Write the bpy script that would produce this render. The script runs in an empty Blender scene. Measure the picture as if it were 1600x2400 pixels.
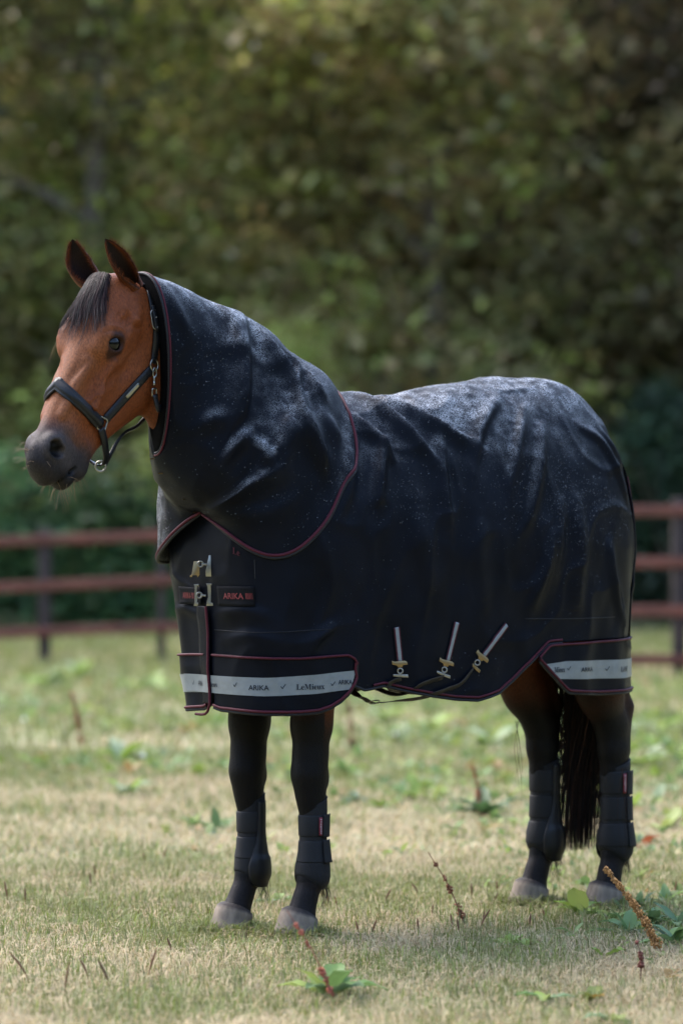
import bpy, math, random
import numpy as np
from mathutils import Vector
from mathutils.bvhtree import BVHTree

rng = np.random.default_rng(7)
random.seed(7)
scene = bpy.context.scene
C = scene.collection

# ------------------------------------------------------------------ camera, sky, sun, exposure
FPX = 7770.0                      # focal length in pixels of a 2400 px high picture
EYE = 1.2                         # camera height
cam_d = bpy.data.cameras.new('camera')
cam = bpy.data.objects.new('camera', cam_d)
C.objects.link(cam)
cam.location = (0, 0, EYE)
cam.rotation_euler = (math.radians(90), 0, 0)
cam_d.sensor_fit = 'VERTICAL'
cam_d.sensor_height = 36.0
cam_d.lens = FPX / 2400 * 36.0
cam_d.shift_y = 40 / 2400
cam_d.clip_end = 500
cam_d.dof.use_dof = True
cam_d.dof.focus_distance = 9.62
cam_d.dof.aperture_fstop = 2.0
cam_d.dof.aperture_blades = 0
scene.camera = cam

SUN_EL, SUN_AZ = math.radians(52), math.radians(-48)     # azimuth from +Y (behind the horse) towards -X (left)
world = bpy.data.worlds.new('World')
scene.world = world
world.use_nodes = True
wn, wl = world.node_tree.nodes, world.node_tree.links
bg = wn['Background']
sky = wn.new('ShaderNodeTexSky')
sky.sky_type = 'NISHITA'
sky.sun_disc = False
sky.sun_elevation = SUN_EL
sky.sun_rotation = SUN_AZ
sky.air_density = 1.0
sky.dust_density = 2.5
sky.ozone_density = 1.0
wl.new(sky.outputs[0], bg.inputs[0])
bg.inputs[1].default_value = 0.15
sun_d = bpy.data.lights.new('sun', 'SUN')
sun_d.energy = 0.55
sun_d.angle = math.radians(25)
sun_d.color = (1.0, 0.97, 0.93)
sun = bpy.data.objects.new('sun', sun_d)
C.objects.link(sun)
to_sun = Vector((math.sin(SUN_AZ) * math.cos(SUN_EL), math.cos(SUN_AZ) * math.cos(SUN_EL), math.sin(SUN_EL)))
sun.rotation_euler = to_sun.to_track_quat('Z', 'Y').to_euler()
sun.location = (0, 0, 20)
scene.view_settings.view_transform = 'Standard'
scene.view_settings.look = 'None'
scene.view_settings.exposure = 2.4
scene.view_settings.gamma = 1.0
scene.render.engine = 'CYCLES'
scene.cycles.max_bounces = 6
scene.cycles.transparent_max_bounces = 8
scene.cycles.use_denoising = True

# ------------------------------------------------------------------ mesh helpers
def new_mesh(name, V, F, smooth=True):
    V = np.asarray(V, np.float32)
    me = bpy.data.meshes.new(name)
    me.vertices.add(len(V))
    me.vertices.foreach_set('co', V.ravel())
    if isinstance(F, np.ndarray):
        n, k = F.shape
        me.loops.add(n * k)
        me.loops.foreach_set('vertex_index', F.astype(np.int32).ravel())
        me.polygons.add(n)
        me.polygons.foreach_set('loop_start', np.arange(0, n * k, k, dtype=np.int32))
    else:
        tot = [len(f) for f in F]
        me.loops.add(sum(tot))
        me.loops.foreach_set('vertex_index', np.array([i for f in F for i in f], np.int32))
        me.polygons.add(len(F))
        me.polygons.foreach_set('loop_start', np.concatenate([[0], np.cumsum(tot)[:-1]]).astype(np.int32))
    me.update(calc_edges=True)
    if smooth:
        me.polygons.foreach_set('use_smooth', np.ones(len(me.polygons), bool))
    return me

def link(name, me, mat=None, parent=None):
    o = bpy.data.objects.new(name, me)
    C.objects.link(o)
    if mat is not None:
        me.materials.append(mat)
    if parent is not None:
        o.parent = parent
    return o

def mesh(name, V, F, mat=None, parent=None, smooth=True, col=None):
    me = new_mesh(name, V, F, smooth)
    if col is not None:
        col = np.asarray(col, np.float32)
        if col.shape[1] == 3:
            col = np.c_[col, np.ones(len(col), np.float32)]
        a = me.color_attributes.new('tint', 'FLOAT_COLOR', 'POINT')
        a.data.foreach_set('color', col.astype(np.float32).ravel())
    return link(name, me, mat, parent)

def tag(o, label=None, cat=None, group=None, kind=None):
    if label: o['label'] = label
    if cat: o['category'] = cat
    if group: o['group'] = group
    if kind: o['kind'] = kind
    return o

def empty(name, loc=(0, 0, 0), rz=0.0):
    o = bpy.data.objects.new(name, None)
    C.objects.link(o)
    o.location = loc
    o.rotation_euler = (0, 0, rz)
    o.empty_display_size = 0.1
    return o

def grid_faces(nu, nv, wrap_u=False):
    """vertex index = i*nv + j, i over u, j over v"""
    iu = np.arange(nu if wrap_u else nu - 1)
    jv = np.arange(nv - 1)
    I, J = np.meshgrid(iu, jv, indexing='ij')
    I2 = (I + 1) % nu
    return np.stack([I * nv + J, I2 * nv + J, I2 * nv + J + 1, I * nv + J + 1], -1).reshape(-1, 4)

def frames(P, up=None):
    """tangents, normals, binormals along a polyline"""
    P = np.asarray(P, float)
    T = np.gradient(P, axis=0)
    T /= np.linalg.norm(T, axis=1)[:, None] + 1e-12
    if up is None:
        u = np.array([0, 0, 1.0]) if abs(T[0, 2]) < 0.9 else np.array([1.0, 0, 0])
        N = []
        for t in T:
            u = u - t * (u @ t)
            u = u / (np.linalg.norm(u) + 1e-12)
            N.append(u.copy())
        N = np.array(N)
    else:
        N = np.asarray(up, float)
        N = N - T * np.sum(N * T, 1)[:, None]
        N /= np.linalg.norm(N, axis=1)[:, None] + 1e-12
    return T, N, np.cross(T, N)

def tube_arrays(P, r, n=8, closed=False, up=None, flat=1.0):
    P = np.asarray(P, float)
    m = len(P)
    r = np.broadcast_to(np.asarray(r, float), (m,))
    if closed:
        Q = np.vstack([P[-1], P, P[0]])
        T, N, B = frames(Q, None if up is None else np.vstack([up[-1], up, up[0]]))
        T, N, B = T[1:-1], N[1:-1], B[1:-1]
    else:
        T, N, B = frames(P, up)
    a = np.linspace(0, 2 * np.pi, n, endpoint=False)
    V = P[:, None] + r[:, None, None] * (np.cos(a)[None, :, None] * N[:, None] * flat + np.sin(a)[None, :, None] * B[:, None])
    V = V.reshape(-1, 3)
    I, J = np.meshgrid(np.arange(m if closed else m - 1), np.arange(n), indexing='ij')
    I2, J2 = (I + 1) % m, (J + 1) % n
    F = np.stack([I * n + J, I * n + J2, I2 * n + J2, I2 * n + J], -1).reshape(-1, 4)
    return V, F

def ribbon_arrays(P, N, w, th, closed=False):
    """strap: path P on a surface, outward normals N, width w, thickness th; a closed box section with rounded edges"""
    P = np.asarray(P, float); N = np.asarray(N, float)
    m = len(P)
    w = np.broadcast_to(np.asarray(w, float), (m,))
    if closed:
        Q = np.vstack([P[-1], P, P[0]])
        T = np.gradient(Q, axis=0)[1:-1]
    else:
        T = np.gradient(P, axis=0)
    T /= np.linalg.norm(T, axis=1)[:, None] + 1e-12
    N = N - T * np.sum(N * T, 1)[:, None]
    N /= np.linalg.norm(N, axis=1)[:, None] + 1e-12
    B = np.cross(T, N)
    prof = [(-.5, 0), (-.5, .7), (-.42, 1), (.42, 1), (.5, .7), (.5, 0)]
    k = len(prof)
    V = np.stack([P + B * (w * x)[:, None] + N * (th * y) for x, y in prof], 1).reshape(-1, 3)
    F = []
    for i in range(m if closed else m - 1):
        i2 = (i + 1) % m
        for j in range(k):
            j2 = (j + 1) % k
            F.append((i * k + j, i * k + j2, i2 * k + j2, i2 * k + j))
    if not closed:
        F.append(tuple(range(k))[::-1]); F.append(tuple((m - 1) * k + j for j in range(k)))
    return V, F

def resample(P, n, closed=False):
    P = np.asarray(P, float)
    if closed: P = np.vstack([P, P[:1]])
    d = np.r_[0, np.cumsum(np.linalg.norm(np.diff(P, axis=0), axis=1))]
    t = np.linspace(0, d[-1], n + 1)[:-1] if closed else np.linspace(0, d[-1], n)
    return np.stack([np.interp(t, d, P[:, k]) for k in range(P.shape[1])], 1)

def catmull(P, n):
    """smooth curve through control points, n samples, uniform parameter"""
    P = np.asarray(P, float)
    Q = np.vstack([2 * P[0] - P[1], P, 2 * P[-1] - P[-2]])
    t = np.linspace(0, len(P) - 1, n)
    i = np.minimum(t.astype(int), len(P) - 2)
    u = (t - i)[:, None]
    p0, p1, p2, p3 = Q[i], Q[i + 1], Q[i + 2], Q[i + 3]
    return .5 * ((2 * p1) + (-p0 + p2) * u + (2 * p0 - 5 * p1 + 4 * p2 - p3) * u**2 + (-p0 + 3 * p1 - 3 * p2 + p3) * u**3)

def smooth_curve(P, n):
    return resample(catmull(P, max(n * 4, 40)), n)

def join(parts):
    V, F, o = [], [], 0
    for v, f in parts:
        V.append(np.asarray(v, float)); F += [tuple(int(i) + o for i in q) for q in f]; o += len(v)
    return np.vstack(V), F

def box_arrays(c, half, R=None):
    s = np.array([[x, y, z] for x in (-1, 1) for y in (-1, 1) for z in (-1, 1)], float) * np.asarray(half)
    if R is not None: s = s @ np.asarray(R)
    F = [(0, 1, 3, 2), (4, 6, 7, 5), (0, 4, 5, 1), (2, 3, 7, 6), (0, 2, 6, 4), (1, 5, 7, 3)]
    return s + np.asarray(c), F

def pchip(xk, yk, x):
    """monotone-ish smooth interpolation"""
    xk, yk = np.asarray(xk, float), np.asarray(yk, float)
    h = np.diff(xk); dl = np.diff(yk) / h
    d = np.zeros_like(yk)
    d[1:-1] = np.where(dl[1:] * dl[:-1] > 0, 2 * dl[1:] * dl[:-1] / (dl[1:] + dl[:-1] + 1e-12), 0)
    d[0], d[-1] = dl[0], dl[-1]
    x = np.clip(x, xk[0], xk[-1])
    i = np.clip(np.searchsorted(xk, x) - 1, 0, len(h) - 1)
    t = (x - xk[i]) / h[i]
    return ((1 + 2 * t) * (1 - t)**2 * yk[i] + t * (1 - t)**2 * h[i] * d[i] + t**2 * (3 - 2 * t) * yk[i + 1] + t**2 * (t - 1) * h[i] * d[i + 1])

def sstep(a, b, x):
    t = np.clip((x - a) / (b - a), 0, 1)
    return t * t * (3 - 2 * t)

def vnoise(P, scale, seed=0):
    """cheap smooth value noise, 3d, in [-1,1]"""
    P = np.asarray(P, float) * scale + 37.1 + seed * 11.7
    i = np.floor(P).astype(np.int64); f = P - i
    u = f * f * (3 - 2 * f)
    def h(a):
        n = (a[:, 0] * 374761393 + a[:, 1] * 668265263 + a[:, 2] * 2147483647 + seed * 1274126177) & 0x7fffffff
        n = ((n ^ (n >> 13)) * 1274126177) & 0x7fffffff
        return ((n ^ (n >> 16)) & 0xffff) / 32767.5 - 1
    r = 0
    for dx in (0, 1):
        for dy in (0, 1):
            for dz in (0, 1):
                w = (u[:, 0] if dx else 1 - u[:, 0]) * (u[:, 1] if dy else 1 - u[:, 1]) * (u[:, 2] if dz else 1 - u[:, 2])
                r = r + w * h(i + np.array([dx, dy, dz]))
    return r

# ------------------------------------------------------------------ materials
def material(name, base=(.5, .5, .5), rough=.6, metal=0.0, tint=False, noise=None, bump=None, sheen=0.0, coat=0.0, spec=.5, hue=None):
    m = bpy.data.materials.new(name)
    m.use_nodes = True
    nt = m.node_tree; n, l = nt.nodes, nt.links
    p = n['Principled BSDF']
    p.inputs['Base Color'].default_value = (*base, 1)
    p.inputs['Roughness'].default_value = rough
    p.inputs['Metallic'].default_value = metal
    p.inputs['Specular IOR Level'].default_value = spec
    p.inputs['Sheen Weight'].default_value = sheen
    p.inputs['Coat Weight'].default_value = coat
    src = None
    if tint:
        at = n.new('ShaderNodeAttribute'); at.attribute_name = 'tint'
        src = at.outputs['Color']
    tc = n.new('ShaderNodeTexCoord')
    if noise:
        sc, lo, hi = noise[:3]
        tx = n.new('ShaderNodeTexNoise'); tx.inputs['Scale'].default_value = sc; tx.inputs['Detail'].default_value = 6
        if len(noise) > 3:
            mp = n.new('ShaderNodeMapping'); mp.inputs['Scale'].default_value = noise[3]
            l.new(tc.outputs['Object'], mp.inputs[0]); l.new(mp.outputs[0], tx.inputs['Vector'])
        else:
            l.new(tc.outputs['Object'], tx.inputs['Vector'])
        mr = n.new('ShaderNodeMapRange'); mr.inputs['From Min'].default_value = .3; mr.inputs['From Max'].default_value = .7
        mr.inputs['To Min'].default_value = lo; mr.inputs['To Max'].default_value = hi
        l.new(tx.outputs['Fac'], mr.inputs['Value'])
        mx = n.new('ShaderNodeMix'); mx.data_type = 'RGBA'; mx.blend_type = 'MULTIPLY'; mx.inputs['Factor'].default_value = 1
        if src is not None: l.new(src, mx.inputs['A'])
        else: mx.inputs['A'].default_value = (*base, 1)
        l.new(mr.outputs[0], mx.inputs['B'])
        src = mx.outputs['Result']
    if src is not None:
        l.new(src, p.inputs['Base Color'])
    if bump:
        sc, st, di = bump[:3]
        tx = n.new('ShaderNodeTexNoise'); tx.inputs['Scale'].default_value = sc; tx.inputs['Detail'].default_value = 4
        if len(bump) > 3:
            mp = n.new('ShaderNodeMapping'); mp.inputs['Scale'].default_value = bump[3]
            l.new(tc.outputs['Object'], mp.inputs[0]); l.new(mp.outputs[0], tx.inputs['Vector'])
        else:
            l.new(tc.outputs['Object'], tx.inputs['Vector'])
        b = n.new('ShaderNodeBump'); b.inputs['Strength'].default_value = st; b.inputs['Distance'].default_value = di
        l.new(tx.outputs['Fac'], b.inputs['Height']); l.new(b.outputs[0], p.inputs['Normal'])
    return m

M = {}
def wet_sheen_cloth():
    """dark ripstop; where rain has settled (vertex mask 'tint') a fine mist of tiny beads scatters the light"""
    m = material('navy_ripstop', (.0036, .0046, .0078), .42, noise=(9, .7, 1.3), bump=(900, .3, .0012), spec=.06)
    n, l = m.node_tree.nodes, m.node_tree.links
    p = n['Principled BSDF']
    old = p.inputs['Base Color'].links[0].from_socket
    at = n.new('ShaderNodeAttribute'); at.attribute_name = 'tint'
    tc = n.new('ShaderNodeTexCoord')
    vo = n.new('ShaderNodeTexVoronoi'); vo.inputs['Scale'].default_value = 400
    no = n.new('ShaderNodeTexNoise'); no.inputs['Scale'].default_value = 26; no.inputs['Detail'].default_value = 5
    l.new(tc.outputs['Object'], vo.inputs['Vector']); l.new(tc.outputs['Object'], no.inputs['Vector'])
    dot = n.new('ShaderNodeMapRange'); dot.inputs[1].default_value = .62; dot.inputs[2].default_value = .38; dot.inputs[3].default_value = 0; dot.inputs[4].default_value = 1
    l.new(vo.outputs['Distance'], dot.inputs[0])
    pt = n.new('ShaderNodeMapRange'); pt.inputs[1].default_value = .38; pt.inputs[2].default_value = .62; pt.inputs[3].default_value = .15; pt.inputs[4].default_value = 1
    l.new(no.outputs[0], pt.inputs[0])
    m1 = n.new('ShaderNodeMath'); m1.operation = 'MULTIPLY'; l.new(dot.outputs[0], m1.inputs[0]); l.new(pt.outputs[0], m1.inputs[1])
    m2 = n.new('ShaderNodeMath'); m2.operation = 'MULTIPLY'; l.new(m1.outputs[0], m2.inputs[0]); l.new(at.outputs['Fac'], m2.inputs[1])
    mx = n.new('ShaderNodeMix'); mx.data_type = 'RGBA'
    l.new(m2.outputs[0], mx.inputs['Factor']); l.new(old, mx.inputs['A']); mx.inputs['B'].default_value = (.52, .54, .565, 1)  # pale sheen of fine rain painted into the base colour
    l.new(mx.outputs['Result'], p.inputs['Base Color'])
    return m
M['coat'] = material('bay_coat', (.3, .1, .04), .55, tint=True, noise=(240, .58, 1.36, (1, 1, .45)), bump=(330, .45, .004, (1, 1, .45)), spec=.14)
M['eye'] = material('horse_eye', (.0012, .0007, .0005), .05, spec=.25)
M['hoof'] = material('hoof_horn', (.2, .165, .135), .75, tint=True, noise=(60, .7, 1.2, (1, 1, .3)), bump=(120, .5, .004, (1, 1, .25)), spec=.3)
M['hair'] = material('dark_hair', (.012, .009, .009), .5, tint=True, spec=.18)
M['rug'] = wet_sheen_cloth()
M['surcingle'] = material('sheen_webbing', (.022, .018, .015), .6, spec=.3, bump=(500, .3, .002))  # webbing sheen put into a lighter base colour
M['lining_shade'] = material('black_lining_shade', (.0016, .0016, .002), .8, spec=.05)
M['binding'] = material('dark_binding', (.006, .0065, .009), .6, spec=.3)
M['piping'] = material('burgundy_piping', (.058, .0065, .014), .6, spec=.2, noise=(300, .7, 1.2))
M['reflective'] = material('grey_reflective', (.155, .172, .178), .42, noise=(40, .88, 1.08), bump=(60, .12, .004))
M['ink'] = material('navy_print', (.004, .006, .014), .6, spec=.2)
M['red_thread'] = material('red_embroidery', (.15, .010, .014), .6)
M['steel'] = material('nickel_plate', (.26, .245, .21), .30, metal=1.0, bump=(50, .1, .002))
M['brass'] = material('brass_clasp', (.23, .165, .085), .36, metal=1.0, bump=(50, .1, .002))
M['leather'] = material('black_leather', (.004, .004, .005), .42, bump=(220, .25, .002), spec=.3)
M['webbing'] = material('black_webbing', (.0025, .0028, .004), .75, spec=.12, bump=(500, .3, .002))
M['mesh_fabric'] = material('black_mesh_fabric', (.0055, .0058, .0072), .7, spec=.3, bump=(420, .6, .003))
M['elastic'] = material('black_elastic', (.0068, .0074, .0092), .7, spec=.3, bump=(500, .3, .002))
M['tag_red'] = material('red_tag', (.17, .012, .026), .6)
M['tag_white'] = material('white_thread', (.35, .34, .34), .7)
# ------------------------------------------------------------------ the horse's own frame: f forward, l left, z up
TH = math.radians(36.6)
HO = np.array([.255, 10.18, 0.0])
FW = np.array([-math.cos(TH), -math.sin(TH), 0])
LF = np.array([math.sin(TH), -math.cos(TH), 0])
HRZ = math.pi + TH
def horse_root(name):
    return empty(name, tuple(HO), HRZ)
def to_local(P):
    P = np.asarray(P, float) - HO
    return np.stack([P @ FW, P @ LF, P[..., 2]], -1)
def ray(px, py):
    """camera ray through a point of the 1600x2400 picture, in the horse frame"""
    o = to_local(np.array([0, 0, EYE]))
    d = np.array([(px - 800) / FPX, 1, -(py - 1240) / FPX])
    return o, np.array([d @ FW, d @ LF, d[2]])
def mid(px, py, l=0.0):
    """point of the plane l = const seen at a picture point"""
    o, d = ray(px, py)
    return o + d * ((l - o[1]) / d[1])

# head frame: a down the face from the poll, b out of the face, c to the horse's left
HYAW, HPITCH = math.radians(15.4), math.radians(31.5)
HO_H = np.array([1.170, .011, 1.915])
fh = np.array([math.cos(HYAW), math.sin(HYAW), 0])
AX_A = fh * math.sin(HPITCH) + np.array([0, 0, -math.cos(HPITCH)])
AX_B = fh * math.cos(HPITCH) + np.array([0, 0, math.sin(HPITCH)])
AX_C = np.array([-math.sin(HYAW), math.cos(HYAW), 0])
HB = np.stack([AX_A, AX_B, AX_C])
def hd(a, b, c):
    return HO_H + a * AX_A + b * AX_B + c * AX_C

# ------------------------------------------------------------------ body as one implicit surface on a stretched grid
def axis(segs):
    out = [segs[0][0]]
    for a, b, h in segs:
        n = max(1, int(round((b - a) / h)))
        out += list(a + (b - a) * (np.arange(n) + 1) / n)
    return np.array(out, np.float32)
GF = axis([(-.92, -.45, .008), (-.45, .45, .012), (.45, .72, .008), (.72, .94, .010), (.94, 1.56, .0036)])
GL = axis([(-.34, -.16, .010), (-.16, -.06, .006), (-.06, .04, .0045), (.04, .22, .0036), (.22, .34, .01)])
GZ = axis([(.02, .70, .007), (.70, 1.22, .011), (1.22, 1.86, .0040), (1.86, 2.0, .007)])
SD = np.full((len(GF), len(GL), len(GZ)), 1.0, np.float32)

def region(lo, hi):
    s = []
    for g, a, b in zip((GF, GL, GZ), lo, hi):
        i0, i1 = np.searchsorted(g, a), np.searchsorted(g, b)
        s.append(slice(max(0, i0 - 1), min(len(g), i1 + 1)))
    return tuple(s)
def coords(s):
    return GF[s[0]][:, None, None], GL[s[1]][None, :, None], GZ[s[2]][None, None, :]
def blend(s, d, k, cut=False):
    o = SD[s]
    d = d.astype(np.float32)
    if cut:
        h = np.clip(.5 - .5 * (o + d) / k, 0, 1)
        SD[s] = o * (1 - h) - d * h + k * h * (1 - h)
    else:
        h = np.clip(.5 + .5 * (d - o) / k, 0, 1)
        SD[s] = d * (1 - h) + o * h - k * h * (1 - h)
def ell(c, r, k=.03, R=None, cut=False):
    c, r = np.asarray(c, float), np.asarray(r, float)
    m = r.max() + .05 + k
    s = region(c - m, c + m)
    X, Y, Z = coords(s)
    X, Y, Z = X - c[0], Y - c[1], Z - c[2]
    if R is not None:
        X, Y, Z = [R[i][0] * X + R[i][1] * Y + R[i][2] * Z for i in range(3)]
    k0 = np.sqrt((X / r[0])**2 + (Y / r[1])**2 + (Z / r[2])**2)
    k1 = np.sqrt((X / r[0]**2)**2 + (Y / r[1]**2)**2 + (Z / r[2]**2)**2) + 1e-6
    blend(s, k0 * (k0 - 1) / k1, k, cut)
def cone(p, q, r1, r2, k=.03, sl=1.0, cut=False):
    """round cone; sl < 1 makes it narrower across (l)"""
    p, q = np.asarray(p, float), np.asarray(q, float)
    m = max(r1, r2) + .05 + k
    s = region(np.minimum(p, q) - m, np.maximum(p, q) + m)
    X, Y, Z = coords(s)
    sc = np.array([1, 1 / sl, 1])
    a, b = p * sc, q * sc
    X, Y, Z = X - a[0], Y / sl - a[1], Z - a[2]
    u = b - a
    t = np.clip((X * u[0] + Y * u[1] + Z * u[2]) / (u @ u + 1e-9), 0, 1)
    d = np.sqrt((X - u[0] * t)**2 + (Y - u[1] * t)**2 + (Z - u[2] * t)**2) - (r1 + (r2 - r1) * t)
    blend(s, d * min(1, sl * 1.15), k, cut)
def chain(pts, k=.02, sl=1.0):
    for (p, r1), (q, r2) in zip(pts[:-1], pts[1:]):
        cone(p, q, r1, r2, k, sl)

# trunk and neck (under the rug)
ell((0, 0, 1.22), (.68, .245, .31), .08)
ell((.50, 0, 1.16), (.27, .215, .28), .08)
ell((-.42, 0, 1.32), (.25, .20, .27), .08)
cone((.50, 0, 1.40), (.84, 0, 1.62), .22, .15, .08, .58)
cone((.84, 0, 1.62), (1.02, .0, 1.78), .14, .095, .06, .55)
cone((1.02, 0, 1.78), (1.12, .005, 1.83), .095, .08, .06, .65)
cone((.54, 0, 1.30), (.86, 0, 1.46), .17, .10, .06, .7)
cone((.86, 0, 1.46), (1.03, .0, 1.66), .085, .055, .05, .6)

FORE = {'off': (.580, -.108, .634), 'near': (.505, .104, .550)}     # leg f, l, hoof f
HIND = {'off': (-.560, -.103, -.512), 'near': (-.685, .098, -.650)}
for f, l, hf in FORE.values():
    chain([((f - .05, l * 1.1, .95), .10), ((f - .01, l * 1.05, .76), .078), ((f, l, .62), .060), ((f + .004, l, .53), .050),
           ((f + .008, l, .475), .048), ((f + .004, l, .42), .041), ((f, l, .38), .033), ((f, l, .24), .031), ((f, l, .175), .040)], .03, .86)
    ell((f + .012, l, .478), (.046, .043, .052), .02)
    ell((f - .038, l, .462), (.018, .022, .03), .02)          # bone at the back of the knee
    cone((f - .022, l, .40), (f - .020, l, .20), .018, .018, .015)   # tendon
    cone((f - .022, l, .178), (f - .018, l, .165), .030, .03, .02)    # ergot
    chain([((f, l, .175), .040), (((f + hf) / 2 + .002, l, .105), .034), ((hf - .008, l, .066), .045)], .018, .95)
for f, l, hf in HIND.values():
    chain([((f + .20, l * 1.15, 1.02), .125), ((f + .135, l * 1.1, .82), .100), ((f + .065, l * 1.08, .68), .074), ((f + .012, l, .58), .054),
           ((f + .004, l, .50), .049), ((f, l, .43), .041), ((f, l, .30), .034), ((f, l, .18), .041)], .025, .84)
    cone((f + .02, l, .80), (f - .044, l, .635), .035, .026, .03)          # tendon to the point of the hock
    cone((f - .044, l, .635), (f - .03, l, .50), .026, .024, .02)
    cone((f - .026, l, .44), (f - .022, l, .22), .018, .018, .015)
    cone((f - .022, l, .185), (f - .018, l, .17), .030, .03, .02)
    chain([((f, l, .18), .041), (((f + hf) / 2 + .002, l, .11), .035), ((hf - .008, l, .066), .045)], .018, .95)

# head: two lofted profiles plus features
hs = region((.92, -.26, 1.18), (1.60, .30, 2.0))
X, Y, Z = coords(hs)
X, Y, Z = X - HO_H[0], Y - HO_H[1], Z - HO_H[2]
HA_, HB_, HC_ = [AX[0] * X + AX[1] * Y + AX[2] * Z for AX in (AX_A, AX_B, AX_C)]
def loft(ak, dors, vent, hc, n, k, taper=0.0):
    a = np.clip(HA_, ak[0], ak[-1])
    do, ve, w = pchip(ak, dors, a), pchip(ak, vent, a), pchip(ak, hc, a)
    bc, hb = (do + ve) / 2, (do - ve) / 2
    if taper:                                    # narrower towards the nasal bone
        w = w * (1 - taper * np.clip((HB_ - bc) / hb, -1, 1))
    q = ((np.abs(HB_ - bc) / hb)**n + (np.abs(HC_) / w)**n)**(1 / n)
    d = (q - 1) * np.minimum(hb, w)
    ex = np.maximum(ak[0] - HA_, 0) + np.maximum(HA_ - ak[-1], 0)
    blend(hs, np.where(ex > 0, np.maximum(d, 0) + ex, d), k)
loft([-.055, -.03, 0, .05, .10, .16, .22, .30, .38, .46, .52, .56, .60, .625, .640],
     [-.060, -.015, .008, .016, .018, .014, .008, .002, -.002, -.004, -.003, .000, -.014, -.045, -.080],
     [-.10, -.13, -.16, -.17, -.175, -.18, -.175, -.165, -.15, -.138, -.132, -.130, -.124, -.112, -.095],
     [.018, .050, .070, .084, .090, .089, .082, .068, .056, .049, .046, .046, .043, .034, .012], 2.2, .02, .10)
loft([.055, .09, .14, .20, .27, .34, .40, .46, .52, .56, .592, .605],
     [-.17, -.15, -.12, -.11, -.11, -.11, -.11, -.11, -.11, -.112, -.122, -.135],
     [-.24, -.295, -.325, -.330, -.308, -.268, -.236, -.212, -.204, -.190, -.166, -.148],
     [.03, .050, .062, .066, .063, .054, .046, .041, .038, .036, .032, .02], 2.2, .03)
def hell(p, r, k, rot=0.0, cut=False, both=True):
    """ellipsoid in head coordinates, turned by rot in the a-b plane, mirrored"""
    cr, sr = math.cos(rot), math.sin(rot)
    R = np.stack([AX_A * cr + AX_B * sr, -AX_A * sr + AX_B * cr, AX_C])
    for s in ((1, -1) if both else (1,)):
        ell(hd(p[0], p[1], p[2] * s), r, k, R, cut)
def hcone(p, q, r1, r2, k, cut=False):
    for s in (1, -1):
        cone(hd(p[0], p[1], p[2] * s), hd(q[0], q[1], q[2] * s), r1, r2, k, 1.0, cut)
hell((.185, -.212, .040), (.112, .098, .043), .016)                 # jowl muscle
hell((.185, -.042, .066), (.062, .040, .034), .03, .3)             # eye socket
hcone((.140, -.014, .060), (.185, -.016, .080), .018, .013, .03)       # brow
hcone((.16, -.080, .078), (.06, -.095, .074), .012, .010, .03)         # cheek arch behind the eye
hell((.108, -.046, .098), (.030, .018, .020), .014, .9, True)             # hollow above the eye
hcone((.232, -.086, .077), (.372, -.106, .060), .014, .010, .012)       # facial crest
hell((.335, -.062, .076), (.066, .018, .025), .022, -.10, True)             # hollow beside the nose
hell((.262, -.120, .088), (.056, .018, .020), .02, .5, True)
hcone((.27, -.024, .046), (.45, -.026, .034), .013, .010, .014)          # nasal edge
hell((.545, -.044, .030), (.046, .039, .030), .012, -.25)            # nostril wing
hell((.590, -.070, .008), (.032, .046, .030), .02)                  # upper lip
hell((.585, -.150, .0), (.030, .022, .034), .015, -.3, False, False)       # lower lip
hell((.530, -.188, .0), (.034, .026, .028), .02, 0, False, False)         # chin
hell((.553, -.050, .058), (.031, .0180, .028), .008, 1.15, True)             # nostril
hell((.540, -.032, .056), (.019, .012, .022), .008, .95, True)
hcone((.624, -.114, .0), (.545, -.146, .044), .0062, .0055, .006, True)          # mouth slit
EYE_A, EYE_B, EYE_C = .192, -.052, .0715
EAX = math.atan2(-.86, -.51)
hell((EYE_A, EYE_B, EYE_C), (.044, .034, .030), .012, EAX)                   # lids
hell((EYE_A, EYE_B - .001, EYE_C + .034), (.0335, .0210, .022), .004, EAX, True)            # lid opening
er, ec = np.array([math.cos(EAX), math.sin(EAX)]), np.array([-math.sin(EAX), math.cos(EAX)])
for arc in (np.linspace(.15, math.pi - .15, 9), np.linspace(math.pi + .3, 2 * math.pi - .3, 8)):      # lids
    up_ = arc[0] < math.pi
    Q = []
    for t in arc:
        e = er * .0365 * math.cos(t) - ec * (.0240 if up_ else .0230) * math.sin(t)
        Q.append((EYE_A + e[0], EYE_B + e[1], EYE_C + (.0235 if up_ else .019) - .010 * math.cos(t)**2))
    for p_, q_ in zip(Q[:-1], Q[1:]): hcone(p_, q_, .0052 if up_ else .004, .0052 if up_ else .004, .006)
hcone((EYE_A - .035, EYE_B + .020, EYE_C + .006), (EYE_A - .030, EYE_B - .018, EYE_C + .010), .0055, .004, .008)    # fold above the lid

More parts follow.
